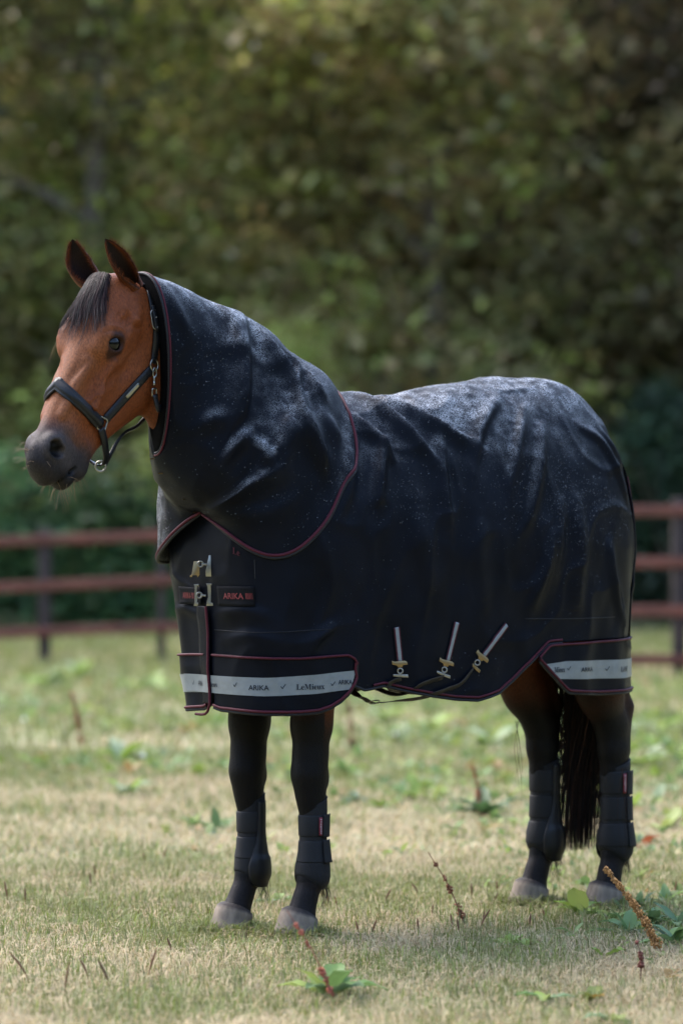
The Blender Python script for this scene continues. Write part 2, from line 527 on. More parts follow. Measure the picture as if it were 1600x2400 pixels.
def surface_nets(S):
    neg = S < 0
    cnt = np.zeros(tuple(n - 1 for n in S.shape), np.uint8)
    off = [(i, j, k) for i in (0, 1) for j in (0, 1) for k in (0, 1)]
    sl = lambda o, n: slice(o, n - 1 + o)
    for o in off:
        cnt += neg[sl(o[0], S.shape[0]), sl(o[1], S.shape[1]), sl(o[2], S.shape[2])]
    act = np.argwhere((cnt > 0) & (cnt < 8))
    idx = np.full(cnt.shape, -1, np.int32)
    idx[tuple(act.T)] = np.arange(len(act))
    val = np.stack([S[act[:, 0] + o[0], act[:, 1] + o[1], act[:, 2] + o[2]] for o in off], 1)
    acc = np.zeros((len(act), 3)); num = np.zeros(len(act))
    for i in range(8):
        for j in range(i + 1, 8):
            oi, oj = np.array(off[i]), np.array(off[j])
            if np.abs(oi - oj).sum() != 1: continue
            a, b = val[:, i], val[:, j]
            m = (a < 0) != (b < 0)
            t = np.where(m, a / np.where(m, a - b, 1), 0)
            acc += np.where(m[:, None], oi + (oj - oi) * t[:, None], 0); num += m
    p = act + acc / num[:, None]
    V = np.stack([np.interp(p[:, i], np.arange(len(g)), g) for i, g in enumerate((GF, GL, GZ))], 1)
    F = []
    for ax in range(3):
        o1, o2 = [(1, 2), (2, 0), (0, 1)][ax]
        n0 = np.take(neg, range(0, S.shape[ax] - 1), ax); n1 = np.take(neg, range(1, S.shape[ax]), ax)
        e = np.argwhere(n0 != n1)
        e = e[(e[:, o1] > 0) & (e[:, o2] > 0) & (e[:, o1] < S.shape[o1] - 1) & (e[:, o2] < S.shape[o2] - 1)]
        inside = neg[tuple(e.T)]
        def cell(d1, d2):
            q = e.copy(); q[:, o1] -= d1; q[:, o2] -= d2
            return idx[tuple(q.T)]
        q = np.stack([cell(1, 1), cell(0, 1), cell(0, 0), cell(1, 0)], 1)
        q[~inside] = q[~inside][:, ::-1]
        F.append(q)
    F = np.vstack(F)
    return V, F[(F >= 0).all(1)]

def relax(V, F, n=2, w=.5):
    for _ in range(n):
        acc = np.zeros_like(V); num = np.zeros(len(V))
        for i in range(4):
            for j in (i - 1, (i + 1) % 4):
                np.add.at(acc, F[:, i], V[F[:, j]]); np.add.at(num, F[:, i], 1)
        V = V * (1 - w) + w * acc / np.maximum(num, 1)[:, None]
    return V
BV, BF = surface_nets(SD)
BV = relax(BV, BF, 1, .5)
# veins and creases raised on the skin of the near cheek, mirrored
_bvh = BVHTree.FromPolygons(BV.tolist(), BF.tolist())
def _pk(x, y):
    o_, d_ = ray(x / 3.267, 520 + y / 3.267)
    q_ = _bvh.ray_cast(Vector(o_), Vector(d_))[0]
    return np.array(q_) if q_ is not None else None
_n = np.cross(BV[BF[:, 2]] - BV[BF[:, 0]], BV[BF[:, 3]] - BV[BF[:, 1]])
BN = np.zeros_like(BV)
for k_ in range(4): np.add.at(BN, BF[:, k_], _n)
BN /= np.linalg.norm(BN, axis=1)[:, None] + 1e-12
hd_i = np.where((BV[:, 0] > .95) & (BV[:, 2] > 1.2))[0]
for pts_, amp_, wd_ in (([(650, 1365), (690, 1368), (735, 1335), (800, 1318)], .0032, .0045), ([(735, 1330), (740, 1240), (735, 1150), (750, 1060)], .0024, .005), ([(690, 1370), (720, 1420), (760, 1440)], .0022, .0045),
                        ([(905, 760), (935, 720), (965, 735)], .0035, .008), ([(1010, 760), (1050, 745), (1080, 770)], .0040, .009), ([(985, 700), (985, 780), (975, 850)], -.004, .008), ([(1030, 800), (1060, 815), (1085, 810)], -.004, .008),
                        ([(560, 1180), (640, 1090), (720, 1030)], -.0045, .014), ([(790, 820), (850, 795), (930, 815), (965, 870)], .0028, .005), ([(800, 850), (860, 832), (925, 848)], -.0022, .004),
                        ([(1010, 990), (960, 1130), (900, 1290)], -.0035, .016), ([(560, 1400), (640, 1480), (690, 1560)], .0025, .010), ([(520, 1620), (580, 1700), (640, 1790)], -.003, .010), ([(640, 1650), (680, 1740), (670, 1800)], .003, .010)):
    Q_ = [_pk(*p_) for p_ in catmull(pts_, 16)]
    Q_ = np.array([q_ for q_ in Q_ if q_ is not None])
    tap_ = np.sin(np.linspace(.15, .95, len(Q_)) * np.pi)
    for sd_ in (0, 1):
        if sd_: Q_ = Q_ - 2 * ((Q_ - HO_H) @ AX_C)[:, None] * AX_C
        D_ = np.linalg.norm(BV[hd_i][:, None] - Q_[None], axis=2)
        j_ = D_.argmin(1)
        BV[hd_i] += BN[hd_i] * (1.6 * amp_ * tap_[j_] * np.exp(-(D_.min(1) / wd_)**2))[:, None]
BODY_BVH = BVHTree.FromPolygons(BV.tolist(), BF.tolist())
def on_body(p, lift=0.0):
    """nearest point of the skin and its outward normal"""
    q, n, _, _ = BODY_BVH.find_nearest(Vector(p))
    n = np.array(n); q = np.array(q)
    return q + n * lift, n
def pick(bvh, px, py, lift=0.0):
    o, d = ray(px, py)
    q, n, _, _ = bvh.ray_cast(Vector(o), Vector(d))
    if q is None: return None, None
    n = np.array(n)
    if n @ d > 0: n = -n
    return np.array(q) + n * lift, n

def head_coords(P):
    R = P - HO_H
    return R @ AX_A, R @ AX_B, R @ AX_C
# coat colour: bay with black points
ha, hb_, hc_ = head_coords(BV)
brown = np.array([.148, .039, .0112]); dark = np.array([.0028, .0024, .0027]); grey = np.array([.050, .040, .038])
tan = np.array([.182, .064, .0235])
n1 = vnoise(BV, 9, 1); n2 = vnoise(BV, 30, 2)
col = np.tile(brown, (len(BV), 1))
def mixc(col, c, w):
    w = np.clip(w, 0, 1)[:, None]
    return col * (1 - w) + np.asarray(c) * w
is_head = (BV[:, 0] > .9) & (BV[:, 2] > 1.15)
col = mixc(col, tan, np.where(is_head, .75 * sstep(-.09, .0, hb_) * sstep(.10, .26, ha) * (1 - sstep(.42, .54, ha)) + .25 * n1, 0))
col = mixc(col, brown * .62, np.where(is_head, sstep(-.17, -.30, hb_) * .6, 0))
mz = sstep(.445, .535, ha + .10 * np.clip(-hb_, 0, .2) + .012 * n2 + .014 * n1)
col = mixc(col, grey, np.where(is_head, mz, 0))
col = mixc(col, dark, np.where(is_head, np.clip(mz * sstep(.545, .60, ha) * .75 + mz * sstep(-.10, -.15, hb_) * .5, 0, .85), 0))
eyed = np.sqrt(((ha - EYE_A - .004) / 1.25)**2 + (hb_ - EYE_B + .004)**2)
col = mixc(col, dark * 1.6, np.where(is_head & (np.abs(hc_) > .06), (1 - sstep(.024, .042, eyed + .006 * n2)) * .8, 0))
nd = np.sqrt((ha - .552)**2 + (hb_ + .042)**2)
col = mixc(col, dark * .6, np.where(is_head & (np.abs(hc_) > .03) & (np.abs(hc_) < .054), 1 - sstep(.018, .034, nd), 0))
mouth = np.abs((hb_ + .114) - (ha - .624) * (.032 / .079))
col = mixc(col, dark * .5, np.where(is_head & (ha > .54) , 1 - sstep(.003, .009, mouth), 0))
leg = (BV[:, 2] < .95)
w = sstep(.96, .52, BV[:, 2] + .07 * n1 + np.where(BV[:, 0] < 0, -.03, np.where(BV[:, 0] < .50, .05, -.10)))
col = mixc(col, dark, np.where(leg, w, 0))
col = mixc(col, np.array([.011, .0085, .0085]), np.where(BV[:, 2] < .16, .8 + .3 * n2, 0))

# ears: thick cupped leaves grown into the same skin
EAR_RIMS = []
def ear(side, base, tip, open_dir, bend, wide):
    base, tip = np.array(base), np.array(tip)
    n, m = 22, 21
    T = np.linspace(0, 1, n)
    ctrl = np.stack([base, base * .6 + tip * .4 + bend, tip])
    axis_ = catmull(np.vstack([base - (tip - base) * .18, ctrl]), 60)
    axis_ = resample(axis_, n)
    tg = np.gradient(axis_, axis=0); tg /= np.linalg.norm(tg, axis=1)[:, None]
    od = np.asarray(open_dir, float)
    rad = pchip([0, .16, .32, .55, .8, .93, 1], [.026, .029, .034, .034, .0225, .011, .0015], T)
    rad = rad * wide
    dep = pchip([0, .2, .5, .8, 1], [.030, .028, .022, .013, .002], T)
    half = pchip([0, .18, .4, .8, 1], [3.1, 2.5, 2.15, 1.75, 1.6], T)
    rows = []
    for sgn, th in ((1, 0), (-1, .0035)):
        L = []
        for i in range(n):
            o = od - tg[i] * (od @ tg[i]); o /= np.linalg.norm(o)
            sd = np.cross(tg[i], o)
            ph = np.linspace(-half[i], half[i], m)
            r_, d_ = max(rad[i] - th, .0008), max(dep[i] - th, .0006)
            L.append(axis_[i] - np.cos(ph)[:, None] * o * d_ + np.sin(ph)[:, None] * sd * r_)
        rows.append(np.array(L))
    V = np.vstack([rows[0].reshape(-1, 3), rows[1].reshape(-1, 3)])
    f0 = grid_faces(n, m); f1 = f0[:, ::-1] + n * m
    rim = []
    for j in (0, m - 1):
        for i in range(n - 1):
            q = [i * m + j, (i + 1) * m + j, n * m + (i + 1) * m + j, n * m + i * m + j]
            rim.append(q if j else q[::-1])
    F = np.vstack([f0, f1, np.array(rim)])
    t = np.tile(np.repeat(T, m), 2); ph = np.tile(np.abs(np.tile(np.linspace(-1, 1, m), n)), 2)
    inner = np.repeat([0, 1], n * m)
    c = np.tile(brown * .75, (len(V), 1))
    c = mixc(c, dark * 1.2, np.maximum(sstep(.62, 1, t), sstep(.75, 1, ph) * .75))
    c = mixc(c, dark * .9, inner * (1 - sstep(.25, .95, ph)) * .92)
    c = mixc(c, brown * .75, inner * sstep(.35, .7, ph) * (1 - sstep(.85, 1, ph)) * .9)
    EAR_RIMS.append((rows[0][4:, 0], rows[0][4:, -1], od))
    return V, F, c
EARS = [ear(1, hd(-.022, -.040, .062), mid(247, 560, .075), AX_B * .75 + AX_C * .75 + np.array([0, 0, -.1]), AX_C * .004, .92),
        ear(-1, hd(-.010, -.030, -.075), mid(170, 561, -.085), AX_B * .75 + AX_C * .30, -AX_C * .012 + AX_B * .008, 1.12)]
V_, F_, c_ = BV, BF, col
for v, f, c in EARS:
    F_ = np.vstack([F_, f + len(V_)]); V_ = np.vstack([V_, v]); c_ = np.vstack([c_, c])
horse = horse_root('horse')
tag(horse, 'bay horse with black legs and dark forelock standing side-on, face turned to us', 'horse')
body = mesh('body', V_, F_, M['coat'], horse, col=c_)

def ball(c, r, n=24, m=16, sc=(1, 1, 1)):
    th = np.linspace(0, np.pi, m); ph = np.linspace(0, 2 * np.pi, n, endpoint=False)
    V = np.array([[math.sin(t) * math.cos(p), math.sin(t) * math.sin(p), math.cos(t)] for p in ph for t in th]) * r * np.asarray(sc) + np.asarray(c)
    return V, grid_faces(n, m, True)
for s in (1, -1):
    v, f = ball(hd(EYE_A, EYE_B, s * (EYE_C + .0015)), .0300)
    mesh('eye', v, f[:, ::-1], M['eye'], horse)

# hooves
def hoof(hf, l, yaw=0.0):
    n = 40
    ph = np.linspace(0, 2 * np.pi, n, endpoint=False)
    rows, cols = [], []
    for t in np.linspace(0, 1, 9):               # 0 ground, 1 coronet
        e = 1 + .02 * math.sin(t * 9)
        cf = hf + .014 * (1 - t) - .006 * t
        rf, rl = (.078 * (1 - t) + .057 * t) * e, (.066 * (1 - t) + .053 * t) * e
        x = np.cos(ph); x = np.where(x < 0, x * .82, x)
        ztop = .066 + .020 * np.cos(ph)
        z = t * ztop + np.where(t < .2, .004 * np.sin(ph * 5 + hf * 30), 0) * (1 if t == 0 else 0)
        rows.append(np.stack([cf + rf * x, l + rl * np.sin(ph), z], 1))
        base = np.array([.185, .145, .108]) if t > .12 else np.array([.045, .036, .030])
        if t > .9: base = np.array([.035, .027, .024])
        cols.append(base * (1 + .14 * np.sin(ph * 13 + hf * 9)[:, None] * np.sin(ph * 5)[:, None] + .05 * math.sin(t * 9)))
    t_in = rows[-1].copy(); cen = t_in.mean(0); t_in = cen + (t_in - cen) * .7 + [0, 0, .012]
    rows.append(t_in); cols.append(np.tile(np.array([.012, .010, .009]), (n, 1)))
    V = np.stack(rows, 1).reshape(-1, 3)
    cc = np.stack(cols, 1).reshape(-1, 3)
    return V, grid_faces(n, len(rows), True), cc
for f, l, hf in list(FORE.values()) + list(HIND.values()):
    v, q, cc = hoof(hf, l)
    mesh('hoof', v, q, M['hoof'], horse, col=cc)
# ------------------------------------------------------------------ the rug: a shell round the trunk, u round the horse, t from spine (0) over the widest line (1) to the hem (2)
ZW, ZB = 1.14, .62
ph = np.linspace(0, 2 * np.pi, 1441)[:-1]
cs, sn = np.cos(ph), np.sin(ph)
def spow(x, p): return np.sign(x) * np.abs(x)**p
nf = np.where(cs > 0, np.where(sn < 0, 5.5, 3.9), 2.8)
cf_, cl_ = .03 + np.where(cs > 0, .775, .80) * spow(cs, 2 / nf), spow(sn, 2 / nf)
cl_ = cl_ * pchip([-.8, -.55, -.25, .1, .4, .65, .9], [.275, .282, .288, .295, .285, .292, .292], cf_) * np.where(sn < 0, pchip([-.8, .2, .6, .9], [1, 1, 1.14, 1.14], cf_), 1)
cont = resample(np.stack([cf_, cl_], 1), 1440, True)          # arc length, starts at the front, goes left first
U0 = np.linspace(0, 1, 1441)
cont = np.vstack([cont, cont[:1]])
RUG_LEN = np.linalg.norm(np.diff(cont, axis=0), axis=1).sum()
tops = np.array([mid(x, y)[[0, 2]] for x, y in [(1400, 960), (1323, 905), (1265, 888), (1192, 886), (1119, 889), (1022, 900), (974, 912), (920, 930), (853, 930), (804, 922)]])
tops = np.vstack([tops, [[.50, 1.60], [.62, 1.50], [.8, 1.36]]])
tops = tops[np.argsort(tops[:, 0])]
def rug_base(u, t):
    u = np.mod(u, 1.0)
    of, ol = np.interp(u, U0, cont[:, 0]), np.interp(u, U0, cont[:, 1])
    fs = np.where(of > .03, .03 + (of - .03) * .72, .03 + (of - .03) * .60)
    zs = np.interp(fs, tops[:, 0], tops[:, 1])
    tc = np.clip(t, 0, 1)
    hh, vv = np.sin(tc * np.pi / 2)**.92, np.cos(tc * np.pi / 2)**1.02
    f = fs + (of - fs) * hh
    l = ol * hh
    z = ZW + (zs - ZW) * vv
    q = np.clip(t - 1, 0, 1.2)
    drop = q * (ZW - ZB)
    z = z - drop
    front = sstep(.35, .85, f)
    f = f - front * drop * .05
    rear = sstep(-.4, -.75, f)
    f = f - rear * (.015 * np.sin(np.clip(q, 0, 1) * np.pi) * -1)
    l = l * (1 - q * np.where(l < 0, .05 + .30 * sstep(.3, .7, f), .05))
    return np.stack([f, l, z], -1)
def rug_normal(u, t):
    e = 1e-3
    a = rug_base(u + e, t) - rug_base(u - e, t)
    b = rug_base(u, np.maximum(t + e * 2, .002)) - rug_base(u, np.maximum(t - e * 2, 0))
    n = np.cross(a, b)
    n = n / (np.linalg.norm(n, axis=-1, keepdims=True) + 1e-12)
    return n
def t_of_z(z): return 1 + (ZW - z) / (ZW - ZB)
u_ = np.linspace(0, 1, 241)[:-1]; t_ = np.linspace(0.001, 2, 120)
UU, TT = np.meshgrid(u_, t_, indexing='ij')
base_v = rug_base(UU.ravel(), TT.ravel())
nn = rug_normal(np.array([.2]), np.array([1.0]))[0]
NSGN = 1.0 if nn[1] > 0 else -1.0
RUG_BVH0 = BVHTree.FromPolygons(base_v.tolist(), grid_faces(240, 120, True).tolist())

def zpt(z, pts):
    x0, y0, s = z
    return [(x0 + x / s, y0 + y / s) for x, y in pts]
ZR, ZN = (780, 840, 2.063), (300, 600, 2.613)
def make_folds(bvh, specs):
    out = []
    for pts, amp, wa, wb in specs:
        P = [pick(bvh, *p)[0] for p in catmull(pts, 30)]
        P = np.array([p for p in P if p is not None])
        if len(P) < 4: continue
        P = resample(P, 26)
        T = np.gradient(P, axis=0); T /= np.linalg.norm(T, axis=1)[:, None]
        s = np.linspace(0, 1, len(P))
        out.append((P, T, amp * 1.1 * np.sin(np.pi * np.clip(s * .86 + .10, 0, 1))**.8, wa * .72, wb * .8))
    return out
def fold_disp(P, N, folds):
    d = np.zeros(len(P))
    for Q, T, amp, wa, wb in folds:
        lo, hi = Q.min(0) - .15, Q.max(0) + .15
        m = np.where(((P > lo) & (P < hi)).all(1))[0]
        if not len(m): continue
        D = np.linalg.norm(P[m][:, None] - Q[None], axis=2)
        k = D.argmin(1)
        v = P[m] - Q[k]
        side = np.einsum('ij,ij->i', np.cross(N[m], T[k]), v)
        w = np.where(side > 0, wa, wb)
        endfade = 1.0
        d[m] += amp[k] * np.exp(-(D.min(1) / w)**2) * endfade
    return d
# crease lines followed on the cloth: points, height, width on the right and left of the line
RUG_FOLDS = make_folds(RUG_BVH0, [
    (zpt(ZR, [(150, 190), (250, 260), (350, 345), (430, 430), (505, 512)]), .022, .016, .045),
    (zpt(ZR, [(255, 205), (400, 275), (540, 345), (690, 412)]), .022, .014, .05),
    (zpt(ZR, [(110, 290), (180, 350), (250, 430), (300, 520)]), .018, .018, .035),
    (zpt(ZR, [(225, 420), (215, 560), (208, 710)]), .020, .035, .016),
    (zpt(ZR, [(60, 420), (75, 600), (20, 780)]), .012, .03, .03),
    (zpt(ZR, [(800, 200), (735, 300), (695, 420), (680, 600)]), .012, .02, .035),
    (zpt(ZR, [(915, 240), (885, 400), (850, 620)]), .014, .035, .016),
    (zpt(ZR, [(1005, 330), (985, 550), (940, 760), (890, 860)]), .013, .035, .018),
    (zpt(ZR, [(520, 420), (540, 650), (570, 870)]), .014, .02, .04),
    (zpt(ZR, [(1190, 330), (1290, 410), (1370, 560), (1420, 700)]), .012, .03, .018),
    (zpt(ZR, [(1270, 330), (1370, 480), (1425, 620)]), .010, .025, .018),
    (zpt(ZR, [(1050, 860), (1010, 1040), (950, 1220)]), .016, .04, .025),
    (zpt(ZR, [(1180, 700), (1190, 950), (1170, 1230)]), .014, .04, .05),
    (zpt(ZR, [(1330, 900), (1350, 1100), (1400, 1300)]), .012, .03, .02),
    (zpt(ZR, [(1100, 700), (1090, 900), (1060, 1100)]), .010, .03, .03),
    (zpt(ZR, [(400, 700), (420, 900), (470, 1150)]), .010, .05, .04),
    (zpt(ZR, [(720, 760), (700, 950), (720, 1180)]), .010, .05, .04),
    (zpt((340, 1200, 3.015), [(520, 720), (700, 690), (900, 740)]), .007, .02, .03),
    (zpt((340, 1200, 3.015), [(560, 900), (760, 870), (1000, 930)]), .006, .02, .03),
    (zpt((340, 1200, 3.015), [(1180, 970), (1230, 880), (1350, 790)]), .010, .025, .02),
    (zpt((340, 1200, 3.015), [(230, 690), (300, 680), (400, 740)]), .006, .02, .02),
])
def rug_pts(u, t, lift=0.0):
    u = np.asarray(u, float).ravel(); t = np.asarray(t, float).ravel()
    p, n = rug_base(u, t), rug_normal(u, t) * NSGN
    d = fold_disp(p, n, RUG_FOLDS)
    d *= 1.35
    q_ = p * [1, 1, .55] + .05 * np.stack([vnoise(p, 4, 31), vnoise(p, 4, 32), vnoise(p, 4, 33)], 1)
    d += .007 * np.clip(1 - 2.2 * np.abs(vnoise(q_, 4.2, 34)), 0, 1)**2 * np.clip(.5 + vnoise(p, 2.3, 35), 0, 1) + .005 * np.clip(1 - 2.4 * np.abs(vnoise(q_, 9, 36)), 0, 1)**2
    d += .0045 * vnoise(p * [1, 1, .45], 9, 3) + .0022 * vnoise(p * [1, 1, .6], 24, 4)
    d += .004 * np.sin(u * 2 * np.pi * 17 + 2 * vnoise(p, 3, 5)) * sstep(1.05, 1.9, t)
    return p + n * (d + lift)[:, None], n
# hem height along the near side as a function of u (mirrored on the far side)
def u_at(px, py):
    """u, z on the rug of a picture point"""
    p, _ = pick(RUG_BVH0, px, py)
    if p is None: return None
    us = np.linspace(0, .5, 2001)
    q = rug_base(us, np.full(2001, t_of_z(min(p[2], ZW))))
    return us[np.argmin((q[:, 0] - p[0])**2 + (q[:, 1] - p[1])**2)], p[2]

def uz(pts):
    r = [u_at(*p) for p in pts]
    return np.array([q for q in r if q is not None])
hem_k = uz([(853, 1618), (901, 1608), (960, 1622), (1013, 1632), (1071, 1640), (1119, 1642), (1168, 1625), (1202, 1596), (1257, 1538), (1284, 1510)])
hem_u = np.r_[0, .118, hem_k[:, 0], .36, .5]; hem_z = np.r_[.76, .76, hem_k[:, 1], .855, .86]
def hem(u):
    u = np.mod(u, 1.0); u = np.where(u > .5, 1 - u, u)
    return np.interp(u, hem_u, hem_z)
rug = horse_root('turnout_rug')
tag(rug, 'black waterproof horse rug with burgundy piping and grey reflective bands, wet on top', 'horse rug')
NU, NC, ND = 480, 90, 70
u_ = np.linspace(0, 1, NU + 1)[:-1]
rows = []
tz = np.r_[np.linspace(0.001, 1, NC), np.ones(ND) * 2]
U2 = np.repeat(u_, NC + ND)
T2 = np.tile(np.r_[np.linspace(.001, 1, NC), np.zeros(ND)], NU)
k2 = np.tile(np.r_[np.zeros(NC), (np.arange(ND) + 1) / ND], NU)
T2 = np.where(k2 > 0, 1 + k2 * (t_of_z(hem(U2)) - 1), T2)
RV, RN = rug_pts(U2, T2)
RF = grid_faces(NU, NC + ND, True)
if NSGN < 0: RF = RF[:, ::-1]
RUG_BVH = BVHTree.FromPolygons(RV.tolist(), RF.tolist())
def thicken(o, t, off=-1):
    m = o.modifiers.new('thickness', 'SOLIDIFY'); m.thickness = t; m.offset = off
    return o
def wet_sheen_mask(V, F, fun):
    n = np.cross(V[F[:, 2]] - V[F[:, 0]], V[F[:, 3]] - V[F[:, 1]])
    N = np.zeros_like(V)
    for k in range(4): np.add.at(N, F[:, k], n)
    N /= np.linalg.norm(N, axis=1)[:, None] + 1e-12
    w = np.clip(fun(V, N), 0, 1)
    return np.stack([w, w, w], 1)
def wet_sheen_rug(V, N):
    return sstep(.22, .80, N[:, 2]) * sstep(1.15, 1.3, V[:, 2]) * (.45 + .55 * sstep(.35, -.15, V[:, 0])) * np.clip(.8 + .5 * vnoise(V, 6, 41), .2, 1.2)  # painted sheen goes on faces that look up
shell = thicken(mesh('shell', RV, RF, M['rug'], rug, col=wet_sheen_mask(RV, RF, wet_sheen_rug)), .004)

def panel(name, us, zt, zb, lift, mat, nv=26, th=.003, parent=None, side=1):
    n = len(us)
    u = np.repeat(us, nv); k = np.tile(np.linspace(0, 1, nv), n)
    z = np.repeat(zt, nv) * (1 - k) + np.repeat(zb, nv) * k
    V, _ = rug_pts(u if side > 0 else 1 - u, t_of_z(z), lift)
    F = grid_faces(n, nv)
    if (NSGN < 0) != (side < 0): F = F[:, ::-1]
    return thicken(mesh(name, V, F, mat, parent or rug), th)
def on_rug(pts_uz, lift, n, side=1, smooth=True):
    q = smooth_curve(pts_uz, n) if smooth else resample(pts_uz, n)
    return rug_pts(q[:, 0] if side > 0 else 1 - q[:, 0], t_of_z(q[:, 1]), lift)
def piping(name, pts_uz, r=.0042, lift=.009, n=120, side=1, mat='piping', parent=None, smooth=True):
    P, N = on_rug(pts_uz, lift, n, side, smooth)
    v, f = tube_arrays(P, r, 8)
    return mesh(name, v, f, M[mat], parent or rug)

# front skirt panels, near side and far side
ft = uz([(497, 1530), (600, 1538), (700, 1540), (780, 1534), (811, 1532), (824, 1540), (831, 1552)])
fb = uz([(499, 1648), (512, 1658), (526, 1664), (622, 1674), (705, 1674), (745, 1670), (771, 1661), (795, 1645), (811, 1628), (824, 1606), (831, 1588)])
ue = max(ft[-1, 0], fb[-1, 0])
us = np.unique(np.r_[np.linspace(.006, fb[-4, 0], 50), np.linspace(fb[-4, 0], ue, 22)])
def ends(u, tab): return np.interp(u, tab[:, 0], tab[:, 1])
for side in (1, -1):
    ux = us if side > 0 else np.r_[0.0, us]
    pn = panel('skirt_panel', ux, ends(ux, ft), ends(ux, fb), .007, M['rug'], side=side)
    edge = np.vstack([np.c_[us, ends(us, ft)][::-1][:1], np.c_[us, ends(us, fb)][::-1]])
    piping('piping', np.c_[us, ends(us, ft) - .004], .0036, .010, side=side, parent=pn, smooth=False)
    inner = np.c_[us[:-1], ends(us[:-1], fb) + .008]
    inner = np.vstack([inner, [[ue - .002, (ft[-1, 1] + fb[-1, 1]) / 2], [ue - .002, ft[-1, 1]]]])
    piping('piping', inner, .0042, .0105, n=160, side=side, parent=pn)
    piping('binding', np.vstack([np.c_[us, ends(us, fb)], [[ue, ft[-1, 1]]]]), .0048, .006, n=160, side=side, mat='binding', parent=pn)
# rear fillet panels
rt = uz([(1257, 1540), (1270, 1524), (1284, 1510), (1380, 1503)]); rb = uz([(1257, 1548), (1292, 1588), (1328, 1624), (1400, 1627)])
rt = np.vstack([rt, [[.5, rt[-1, 1] + .01]]]); rb = np.vstack([rb, [[.5, rb[-1, 1]]]])
us_r = np.linspace(rt[0, 0] + .0005, .5, 70)
for side in (1, -1):
    pn = panel('fillet_panel', us_r, ends(us_r, rt), ends(us_r, rb), .007, M['rug'], side=side)
    piping('piping', np.c_[us_r, ends(us_r, rt) - .003], .0036, .0105, side=side, parent=pn, smooth=False)
    piping('piping', np.c_[us_r, ends(us_r, rb) + .008], .0040, .0105, side=side, parent=pn, smooth=False)
    piping('binding', np.c_[us_r, ends(us_r, rb)], .0046, .006, side=side, mat='binding', parent=pn, smooth=False)
    hm = np.linspace(.15, .34, 80)
    piping('piping', np.c_[hm, hem(hm) + .010], .0036, .002, side=side, smooth=False)
    hm = np.linspace(.12, .34, 80)
    piping('binding', np.c_[hm, hem(hm)], .0042, .0, side=side, mat='binding', smooth=False)
# front overlap with its piped edge
cl = uz([(492, 1300), (493, 1422), (486, 1475), (488, 1532), (489, 1598), (486, 1640)])
zc = np.linspace(.69, .975, 60)
V = np.stack([rug_pts(np.full(60, u_), t_of_z(zc), l_)[0] for u_, l_ in ((-.016, .0072), (-.012, .0078), (-.007, .0088), (-.002, .0098), (.0015, .010), (.0035, .0095))], 1).reshape(-1, 3)
thicken(mesh('front_overlap', V, grid_faces(60, 6)[:, ::(1 if NSGN < 0 else -1)], M['rug'], rug), .002)
P, _ = rug_pts(np.full(60, .0022), t_of_z(zc), .0135)
lowc, _ = rug_pts(np.array([.0005, -.004, -.011, -.02, -.03]), t_of_z(np.array([.678, .666, .658, .655, .656])), .0125)
v, f = tube_arrays(resample(np.vstack([P[::-1], lowc]), 90), .0042, 8)
mesh('piping', v, f, M['piping'], rug)

# reflective bands with printing
def band(name, top_px, bot_px, lift, side=1, extra=None, n=70):
    t_, b_ = uz(top_px), uz(bot_px)
    if extra is not None:
        t_ = np.vstack([t_, [[extra, t_[-1, 1]]]]); b_ = np.vstack([b_, [[extra, b_[-1, 1]]]])
    u0, u1 = min(t_[0, 0], b_[0, 0]), max(t_[-1, 0], b_[-1, 0])
    k = np.linspace(0, 1, 12); s_ = np.linspace(0, 1, n)
    ut = t_[0, 0] + (t_[-1, 0] - t_[0, 0]) * s_; ub = b_[0, 0] + (b_[-1, 0] - b_[0, 0]) * s_
    u = (ut[:, None] * (1 - k) + ub[:, None] * k).ravel()
    z = (ends(ut, t_)[:, None] * (1 - k) + ends(ub, b_)[:, None] * k).ravel()
    V, _ = rug_pts(u if side > 0 else 1 - u, t_of_z(z), lift)
    F = grid_faces(n, 12)
    if (NSGN < 0) != (side < 0): F = F[:, ::-1]
    return mesh(name, V, F, M['reflective'], rug)
band_f = [band('reflective_band', [(497, 1581), (622, 1588), (738, 1581), (828, 1570)], [(497, 1622), (622, 1631), (738, 1626), (814, 1615)], .0092, sd) for sd in (1, -1)]
band_r = [band('reflective_band', [(1274, 1556), (1323, 1549), (1450, 1545)], [(1303, 1591), (1360, 1591), (1450, 1589)], .0092, sd, .497) for sd in (1, -1)]
b0 = uz([(497, 1581), (497, 1622)])
k = np.linspace(0, 1, 12); uo = np.linspace(-.045, .0005, 20)
V, _ = rug_pts(np.repeat(uo, 12), t_of_z(np.tile(b0[0, 1] + (b0[1, 1] - b0[0, 1]) * k, 20)), .0125)
band_o = mesh('reflective_band', V, grid_faces(20, 12)[:, ::(-1 if NSGN < 0 else 1)], M['reflective'], rug)

def text_arrays(s, size, bold=0.0, shear=0.0):
    cu = bpy.data.curves.new('t', 'FONT'); cu.body = s; cu.size = 1.0
    cu.align_x = 'CENTER'; cu.align_y = 'CENTER'; cu.fill_mode = 'FRONT' if hasattr(cu, 'fill_mode') else 'FRONT'
    cu.offset = bold; cu.shear = shear; cu.resolution_u = 4
    o = bpy.data.objects.new('t', cu); C.objects.link(o)
    bpy.context.view_layer.update()
    me = bpy.data.meshes.new_from_object(o.evaluated_get(bpy.context.evaluated_depsgraph_get()))
    V = np.array([v.co[:] for v in me.vertices]).reshape(-1, 3)
    F = [tuple(p.vertices) for p in me.polygons]
    bpy.data.objects.remove(o); bpy.data.curves.remove(cu); bpy.data.meshes.remove(me)
    if len(V):
        V = V * size
        V[:, 0] -= (V[:, 0].min() + V[:, 0].max()) / 2; V[:, 1] -= (V[:, 1].min() + V[:, 1].max()) / 2
    return V, F
